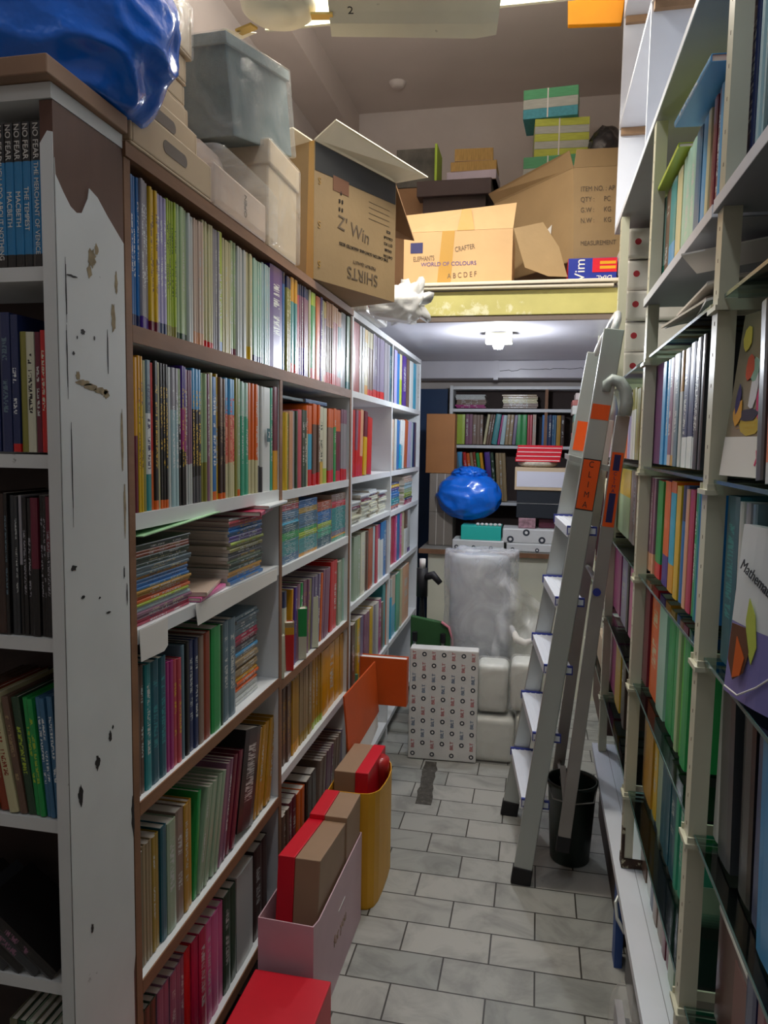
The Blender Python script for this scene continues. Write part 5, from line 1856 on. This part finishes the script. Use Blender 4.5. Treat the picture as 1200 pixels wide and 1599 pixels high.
# ---------------------------------------------------------------- gift bags and boxes on the floor, left
pb = thing('gift_bag', 'pale pink open paper bag holding two red and brown boxes', 'bag', (-0.573, 1.895, 0.0))
b = MB()
x0, x1, y0, y1 = -0.072, 0.073, -0.255, 0.255
top = lambda y: 0.316 - 0.03 * (y - y0) / (y1 - y0)
b.box((x0, y0, 0), (x1, y1, .004), M_PINKB)
b.prism([(x0, y0, .004), (x1, y0, .004), (x1, y0, .314), (x0, y0, .318)], (0, .003, 0), M_PINKB)
b.prism([(x0, y1 - .003, .004), (x1, y1 - .003, .004), (x1, y1 - .003, .286), (x0, y1 - .003, .29)], (0, .003, 0), M_PINKB)
b.prism([(x0, y0 + .003, .004), (x0, y1 - .003, .004), (x0, y1 - .003, .29), (x0, y0 + .003, .318)], (.003, 0, 0), M_PINKB)
b.prism([(x1 - .003, y0 + .003, .004), (x1 - .003, y1 - .003, .004), (x1 - .003, y1 - .003, .286), (x1 - .003, y0 + .05, .30), (x1 - .003, y0 + .003, .314)], (.003, 0, 0), M_PINKB)
b.build('bag_body', pb)
text('for you', .045, M_KRAFT, frame((x1 + .0006, -0.0, .14), (0, 1, 0), (0, 0, 1)), 'handwriting', pb)
MB().box((x1 + .0002, -.02, .2), (x1 + .001, .05, .203), M_WPAP).build('printed_line', pb)


def gift(label, loc, rot, L, w, h, redleft=True, rw=0.4):
    """two-piece box: red half and kraft half, long axis along y"""
    t = thing('gift_box', label, 'box', loc)
    t.rotation_euler = rot
    a = w * rw
    if redleft:
        MB().box((0, 0, 0), (a, L, h), M_REDC).build('lid', t, bevel=.002)
        MB().box((a + .0005, .002, 0.002), (w, L - .002, h - .002), M_KRAFT).build('base', t, bevel=.002)
    else:
        MB().box((w - a, 0, 0), (w, L, h), M_REDC).build('lid', t, bevel=.002)
        MB().box((0, .002, 0.002), (w - a - .0005, L - .002, h - .002), M_KRAFT).build('base', t, bevel=.002)
    return t


gift('nearer red and brown box standing in the pink bag', (-0.622, 1.675, 0.05), (R(-7), 0, 0), 0.28, 0.113, 0.39)
gift('farther red and brown box standing in the pink bag', (-0.618, 1.965, 0.02), (R(-2), 0, 0), 0.17, 0.113, 0.40)
yb = thing('gift_bag', 'bright yellow paper bag behind the pink one, holding a red box', 'bag', (-0.545, 2.36, 0.0))
b = MB()
n = 10
prof = [(-0.08, -0.17), (0.03, -0.17), (0.055, -0.165), (0.072, -0.145), (0.08, -0.11), (0.083, -0.04), (0.083, 0.03), (0.08, 0.09), (0.07, 0.135), (0.05, 0.162), (0.02, 0.17), (-0.08, 0.17)]
hs = [.39, .39, .39, .388, .38, .37, .362, .36, .362, .37, .38, .39]
for k in range(len(prof)):
    p, q = prof[k], prof[(k + 1) % len(prof)]
    d = (Vector((q[0], q[1], 0)) - Vector((p[0], p[1], 0))).cross(Vector((0, 0, 1))).normalized() * -0.003
    b.prism([(p[0], p[1], 0), (q[0], q[1], 0), (q[0], q[1], hs[(k + 1) % len(prof)]), (p[0], p[1], hs[k])], d, M_YEL)
b.prism([(p[0], p[1], 0) for p in prof], (0, 0, .003), M_YEL)
b.build('bag_body', yb)
gift('red and brown box standing in the yellow bag', (-0.618, 2.215, 0.03), (R(-4), 0, 0), 0.28, 0.115, 0.405, redleft=False, rw=.38)
tag(MB().tube([(-0.505, 2.46, 0.10), (-0.505, 2.44, 0.36), (-0.50, 2.43, 0.405)], .03, mat('red_plastic_roll', '#b92a2a', 0.3, coat=.4), n=18).build('plastic_roll', smooth=True), 'red plastic-wrapped roll standing at the back of the yellow bag', 'roll')
rb = thing('gift_box', 'flat-topped bright red box on the floor nearest the camera', 'box', (-0.64, 1.27, 0))
MB().box((0, 0, 0.04), (0.195, 0.34, 0.205), M_REDC).build('lid', rb, bevel=.003)
MB().box((0.003, 0.003, 0.0), (0.192, 0.337, 0.039), M_KRAFT).build('base', rb, bevel=.002)
tag(MB().box((0, 0, 0), (0.06, 0.2, 0.03), M_REDC).build('box', loc=(-0.435, 1.38, 0), bevel=.002), 'low red box lid on the floor beside the red box', 'box')

# orange files in front of the third left bay
M_ORF = mat('orange_file', '#cf5414', 0.5, var=.05)
of = thing('box_file', 'orange box file sticking out of the left bookcase by the parcel', 'file', (-0.70, 2.99, 0.39))
MB().box((-.06, 0, 0), (.19, .004, .205), M_ORF).box((-.06, .0445, 0), (.19, .0485, .205), M_ORF).box((.186, .004, 0), (.19, .0445, .205), M_ORF).build('cover', of, bevel=.001)
MB().box((-.055, .0045, .003), (.183, .044, .2), M_WPAP).build('page_block', of)
of2 = tag(MB().prism([(0, 0, 0.0), (0, 0.5, .0), (0, .5, .215), (0, .0, .235)], (.006, 0, 0), M_ORF).build('folder', loc=(-0.625, 2.45, 0.375), rot=(0, R(-5), 0)), 'large orange folder leaning along the bottom of the left shelves', 'folder')
tag(MB().prism([(0, 0, 0), (0, .4, .05), (0, .4, .2), (0, .04, .13)], (.004, 0, 0), M_WPAP).build('envelope', loc=(-0.615, 2.52, 0.27), rot=(0, R(-5), 0)), 'white envelope in front of the orange folder', 'envelope')
tag(MB().box((0, 0, 0), (.03, .02, .36), M_REDC).build('folder', loc=(-0.685, 2.9, 0.101)), 'narrow red folder standing under the orange box file', 'folder')
tag(MB().tube([(0, 0, 0), (0, 0, .60)], .006, mat('green_tube', '#4c8a72', 0.4), n=10).build('pointer_stick', loc=(-0.665, 2.73, 0.001)), 'thin green and grey stick standing before the bay divider', 'stick')

# ---------------------------------------------------------------- right side: lying and face-out things
loose('book', 'blue book lying on top of the upright books, top row, right rack', 'book', (0.014, 0.27, 0.16), (0.272, 1.44, 2.18), (0, math.pi / 2, R(93)), 'skyblue', 'white')
loose('book', 'yellow-green book lying on the upright books by the second upright', 'book', (0.01, 0.40, 0.2), (0.285, 1.82, 2.178), (0, math.pi / 2, R(90)), 'lime')
for k in range(7):
    b = MB()
    z = 0.007 * k
    vs = []
    n = 7
    w = 0.23
    for i in range(n):
        t = i / (n - 1)
        vs.append((0.02 + .19 * t, 0.0, 0.03 * math.sin(t * 2.2 + .3) * (1 - t * .4)))
    bot = [(x, 0, zz_ - .0045) for x, _, zz_ in vs[::-1]]
    b.prism(vs + bot, (0, .30 + .02 * (k % 3), 0), (M_WPAP, M_PAPER, M_BACKB)[k % 3])
    tag(b.build('magazine', loc=(0.262 + 0.006 * (k % 4), 1.42 + .03 * ((k * 5) % 4), 1.755 + z), rot=(0, 0, R((k * 37) % 13 - 6))), '%s magazine from below in the curled pile above the navy books' % ordinal(k + 1), 'magazine', 'curled magazines on the upper glass shelf')
tag(MB().prism([(0, 0, 0), (.2, -.05, .01), (.22, .14, .01), (.06, .17, .0)], (0, 0, .003), M_WPAP).build('envelope', loc=(0.24, 1.44, 1.845), rot=(0, R(-4), 0)), 'white envelope jutting out above the curled magazines', 'envelope')
for k in range(5):
    t = thing('wrapped_pack', '%s white pack with red marks in the plastic-wrapped pile, far right bay' % ordinal(k + 1), 'pack', (0.305, 3.0 + .012 * (k % 2), 1.752 + k * 0.116), 0, 'white wrapped packs at the far right')
    MB().box((0, 0, 0), (0.26, 0.46, 0.112), mat('white_pack_wrap', '#e8e4de', 0.35, var=.06, bump=.4, bscale=14)).build('pack_body', t, bevel=.012, seg=3)
    for x_ in (.04, .11):
        MB().tube([(x_, -.0008, .06), (x_, .0005, .06)], .012, M_RPR, n=12).build('red_mark', t)
# face-out books in the nearest bay
cb = thing('comic_book', 'thick wrapped book with a colourful cartoon-scene cover and white foot', 'book', (0.288, 1.275, 1.4575))
cb.rotation_euler = (R(0), R(6), R(14))
MB().box((0, -.135, 0), (.04, 0, .255), mat('taupe_cover', '#8a826c', 0.25, coat=.6)).build('cover', cb, bevel=.001)
MB().box((-.0008, -.1345, .0005), (-.0001, -.0005, .062), M_WPAP).build('foot_panel', cb)
rp = random.Random(21)
for k, (c, y, z, w, h) in enumerate((('#c2a83a', .07, .08, .055, .03), ('#d3437a', .09, .12, .018, .05), ('#dfe0e6', .065, .13, .016, .045), ('#8fb8a8', .06, .165, .018, .03), ('#c8553c', .045, .17, .02, .03), ('#e0d05a', .025, .215, .018, .035), ('#34344c', .06, .095, .05, .014), ('#d8a040', .03, .10, .02, .03), ('#3a3a70', .025, .12, .012, .035), ('#c9304f', .09, .225, .035, .012), ('#b9a23a', .1, .245, .03, .008))):
    n = 9
    MB().prism([(-.0012 - .00012 * k, -y + w * .75 * math.cos(6.28 * i / n) * rp.uniform(.7, 1), z + h * .75 * math.sin(6.28 * i / n) * rp.uniform(.7, 1)) for i in range(n)], (.0009, 0, 0), mat('cartoon_patch_' + 'abcdefghijk'[k], c, 0.3)).build('printed_figure', cb)
for k in range(3):
    MB().box((-.0012, -.125, .075 + k * .007), (-.0004, -.03, .0755 + k * .007), M_YEL).build('printed_line', cb)
for a in range(5):
    MB().beam((-.0012, -.105, .03), (-.0012, -.105 + .012 * math.cos(a * 1.256), .03 + .012 * math.sin(a * 1.256)), .004, .0006, mat('pink_mark', '#d23c6c', .4), (0, 1, 0)).build('printed_mark', cb)
loose('book', 'dark grey book slanting beside the cartoon-cover book', 'book', (.035, .25, .19), (.300, 1.105, 1.4575), (0, R(5), math.pi / 2), 'charcoal')
loose('book', 'thick orange-red book in the nearest right bay', 'book', (.10, .24, .2), (.298, 1.02, 1.4575), (0, R(4), math.pi / 2), 'orange', None, None, ('palegrey', .12))
loose('book', 'shiny dark blue-green book with turquoise print behind the first upright', 'book', (.07, .265, .2), (.300, 1.225, 1.1625), (0, R(1), math.pi / 2), 'darkteal', 'teal')
for k in range(3):
    loose('book', ('pale grey', 'mid grey', 'slate grey')[k] + ' wrapped book between the blue-green and Mathematics books', 'book', (.022, .26, .2), (.300 + .002 * k, 1.172 - .027 * k, 1.1625), (0, R(2), math.pi / 2), ('palegrey', 'grey', 'steel')[k])
mt = thing('textbook', 'white and violet Mathematics textbook with a curved cover, nearest right bay', 'book', (.268, 1.09, 1.1625))
mt.rotation_euler = (0, R(4), R(20))
vs, vs2 = [], []
n = 9
for i in range(n):
    t = i / (n - 1)
    vs.append((-.012 * math.sin(t * math.pi), -.17 * t, 0))
cov = MB()
M_MW, M_MV = mat('white_cover', '#d3dadf', .3, coat=.4), mat('violet_cover', '#7a76b4', .3, coat=.4)
cov.prism(vs + [(.02, -.17, 0), (.02, 0, 0)], (0, 0, .1), M_MV).prism([(x, y, .1002) for x, y, z in vs] + [(.02, -.17, .1002), (.02, 0, .1002)], (0, 0, .135), M_MW)
cov.build('cover', mt)
text('Mathematics', .021, M_GPR, frame((-.0125, -.062, .165), (0, -1, -.45), (0, -.45, 1)), parent=mt, sx=.8)
for (nm, c, pts) in (('printed_leaf', '#b9c85a', [(.05, .14), (.065, .12), (.075, .08), (.068, .055), (.055, .08), (.048, .11)]), ('printed_oval', '#6d4a3a', [(.02, .10), (.05, .1), (.062, .07), (.055, .04), (.035, .025), (.02, .05)]), ('printed_wedge', '#d8682f', [(.035, .085), (.055, .06), (.05, .035), (.035, .028)])):
    MB().prism([(-.0125 - (.0012 if nm == 'printed_wedge' else 0), -y, z) for y, z in pts], (-.001, 0, 0), mat(nm, c, .4)).build(nm, mt)
MB().tube([(-.0135, -.02, .012), (-.014, -.05, .008), (-.0135, -.085, .03), (-.012, -.12, .06)], .0012, M_WPAP, n=6).build('printed_curve', mt)
# fourth and fifth shelves of the nearest bay
loose('book', 'long pale book standing just behind the first upright', 'book', (.035, .29, .2), (.31, 1.262, .854), (0, R(-1), math.pi / 2), 'palegrey', None)
loose('book', 'big slate grey book under the Mathematics textbook', 'book', (.075, .28, .22), (.305, 1.185, .854), (0, R(5), math.pi / 2), 'charcoal')
loose('book', 'black book between the slate grey and bright blue ones', 'book', (.06, .27, .2), (.31, 1.09, .854), (0, R(4), math.pi / 2), 'black')
loose('book', 'dark navy book next to the bright blue one', 'book', (.04, .27, .2), (.31, 1.03, .854), (0, R(3), math.pi / 2), 'navy')
loose('book', 'bright blue book low at the right edge of the picture', 'book', (.09, .28, .22), (.30, .945, .854), (0, R(5), math.pi / 2), 'azure')
mb = thing('boxed_set', 'dark maroon boxed set behind glass at the lower right', 'box', (.325, 1.07, .543))
MB().box((0, 0, 0), (.24, .19, .235), mat('dark_maroon_card', '#571e22', .3, coat=.5, var=.1)).build('box_body', mb, bevel=.002)
MB().box((-.001, 0, .19), (0, .19, .197), M_WPAP).build('printed_band', mb)
MB().box((-.001, .01, .02), (0, .085, .175), mat('dull_rose_card', '#7a4f4c', .4)).build('printed_panel', mb)
for k, (c, y, w, h) in enumerate((('navy', .99, .045, .25), ('maroon', .94, .04, .27), ('purple', .89, .045, .24))):
    loose('book', '%s book beside the maroon boxed set, lower right' % c, 'book', (w, h, .2), (.31, y + .03, .543), (0, R(2), math.pi / 2), c)
for k, (c, y, w, h) in enumerate((('sage', 1.24, .05, .2), ('redpink', 1.19, .035, .19), ('maroon', 1.14, .05, .2), ('darkteal', 1.08, .04, .2))):
    loose('book', '%s book on the ledge under the lowest glass, nearest right bay' % CNAME.get(c, c), 'book', (w, h, .2), (.34, y, .302), (0, R(2), math.pi / 2), c)
tag(MB().box((0, 0, 0), (.2, .055, .22), mat('grey_sleeve', '#8f8680', .35, coat=.3)).build('file_box', loc=(.318, 1.36, .3025), rot=(0, R(-3), 0), bevel=.002), 'tall grey plastic file standing on the ledge behind the first upright', 'file')
# clear bag with books under the ledge
cbag = thing('plastic_bag', 'clear plastic bag with printed books on the floor under the ledge', 'bag', (.262, 1.71, 0))
blob('bag_body', M_PLASTIC, (-.0, -.02, .09), (.05, .17, .11), amp=.15, freq=2, seed=15, parent=cbag, sub=4, flat=-.088)
MB().box((-.03, -.14, .003), (-.012, .08, .14), M_BACKB).box((-.01, -.14, .003), (.004, .06, .11), M_GPR).build('book', cbag)
# boxes seen through the ladder in the last rack bay
for k, (c, x, y, z, s, lb) in enumerate((('#c98a98', .3, 3.1, .8525, (.2, .3, .1), 'pink box behind the ladder legs, last right bay'), ('#8f2a33', .3, 3.1, .96, (.2, .3, .05), 'dark red box on the pink one behind the ladder'), ('#b9a38a', .3, 3.12, .5405, (.22, .35, .13), 'tan box low behind the ladder legs'),
                                         ('#5a4038', .3, 3.1, .3025, (.25, .5, .16), 'brown box on the ledge behind the bucket'), ('#c8c0a0', .3, 3.05, 1.1605, (.22, .4, .2), 'cream box behind the ladder at waist height'), ('#8f7f8c', .3, 3.05, 1.4555, (.22, .4, .22), 'mauve box behind the ladder at eye level'))):
    tag(MB().box((0, 0, 0), s, mat('box_card_' + 'abcdefg'[k], c, .5, var=.12, vscale=12)).build('carton', loc=(x, y, z), bevel=.002), lb, 'box')
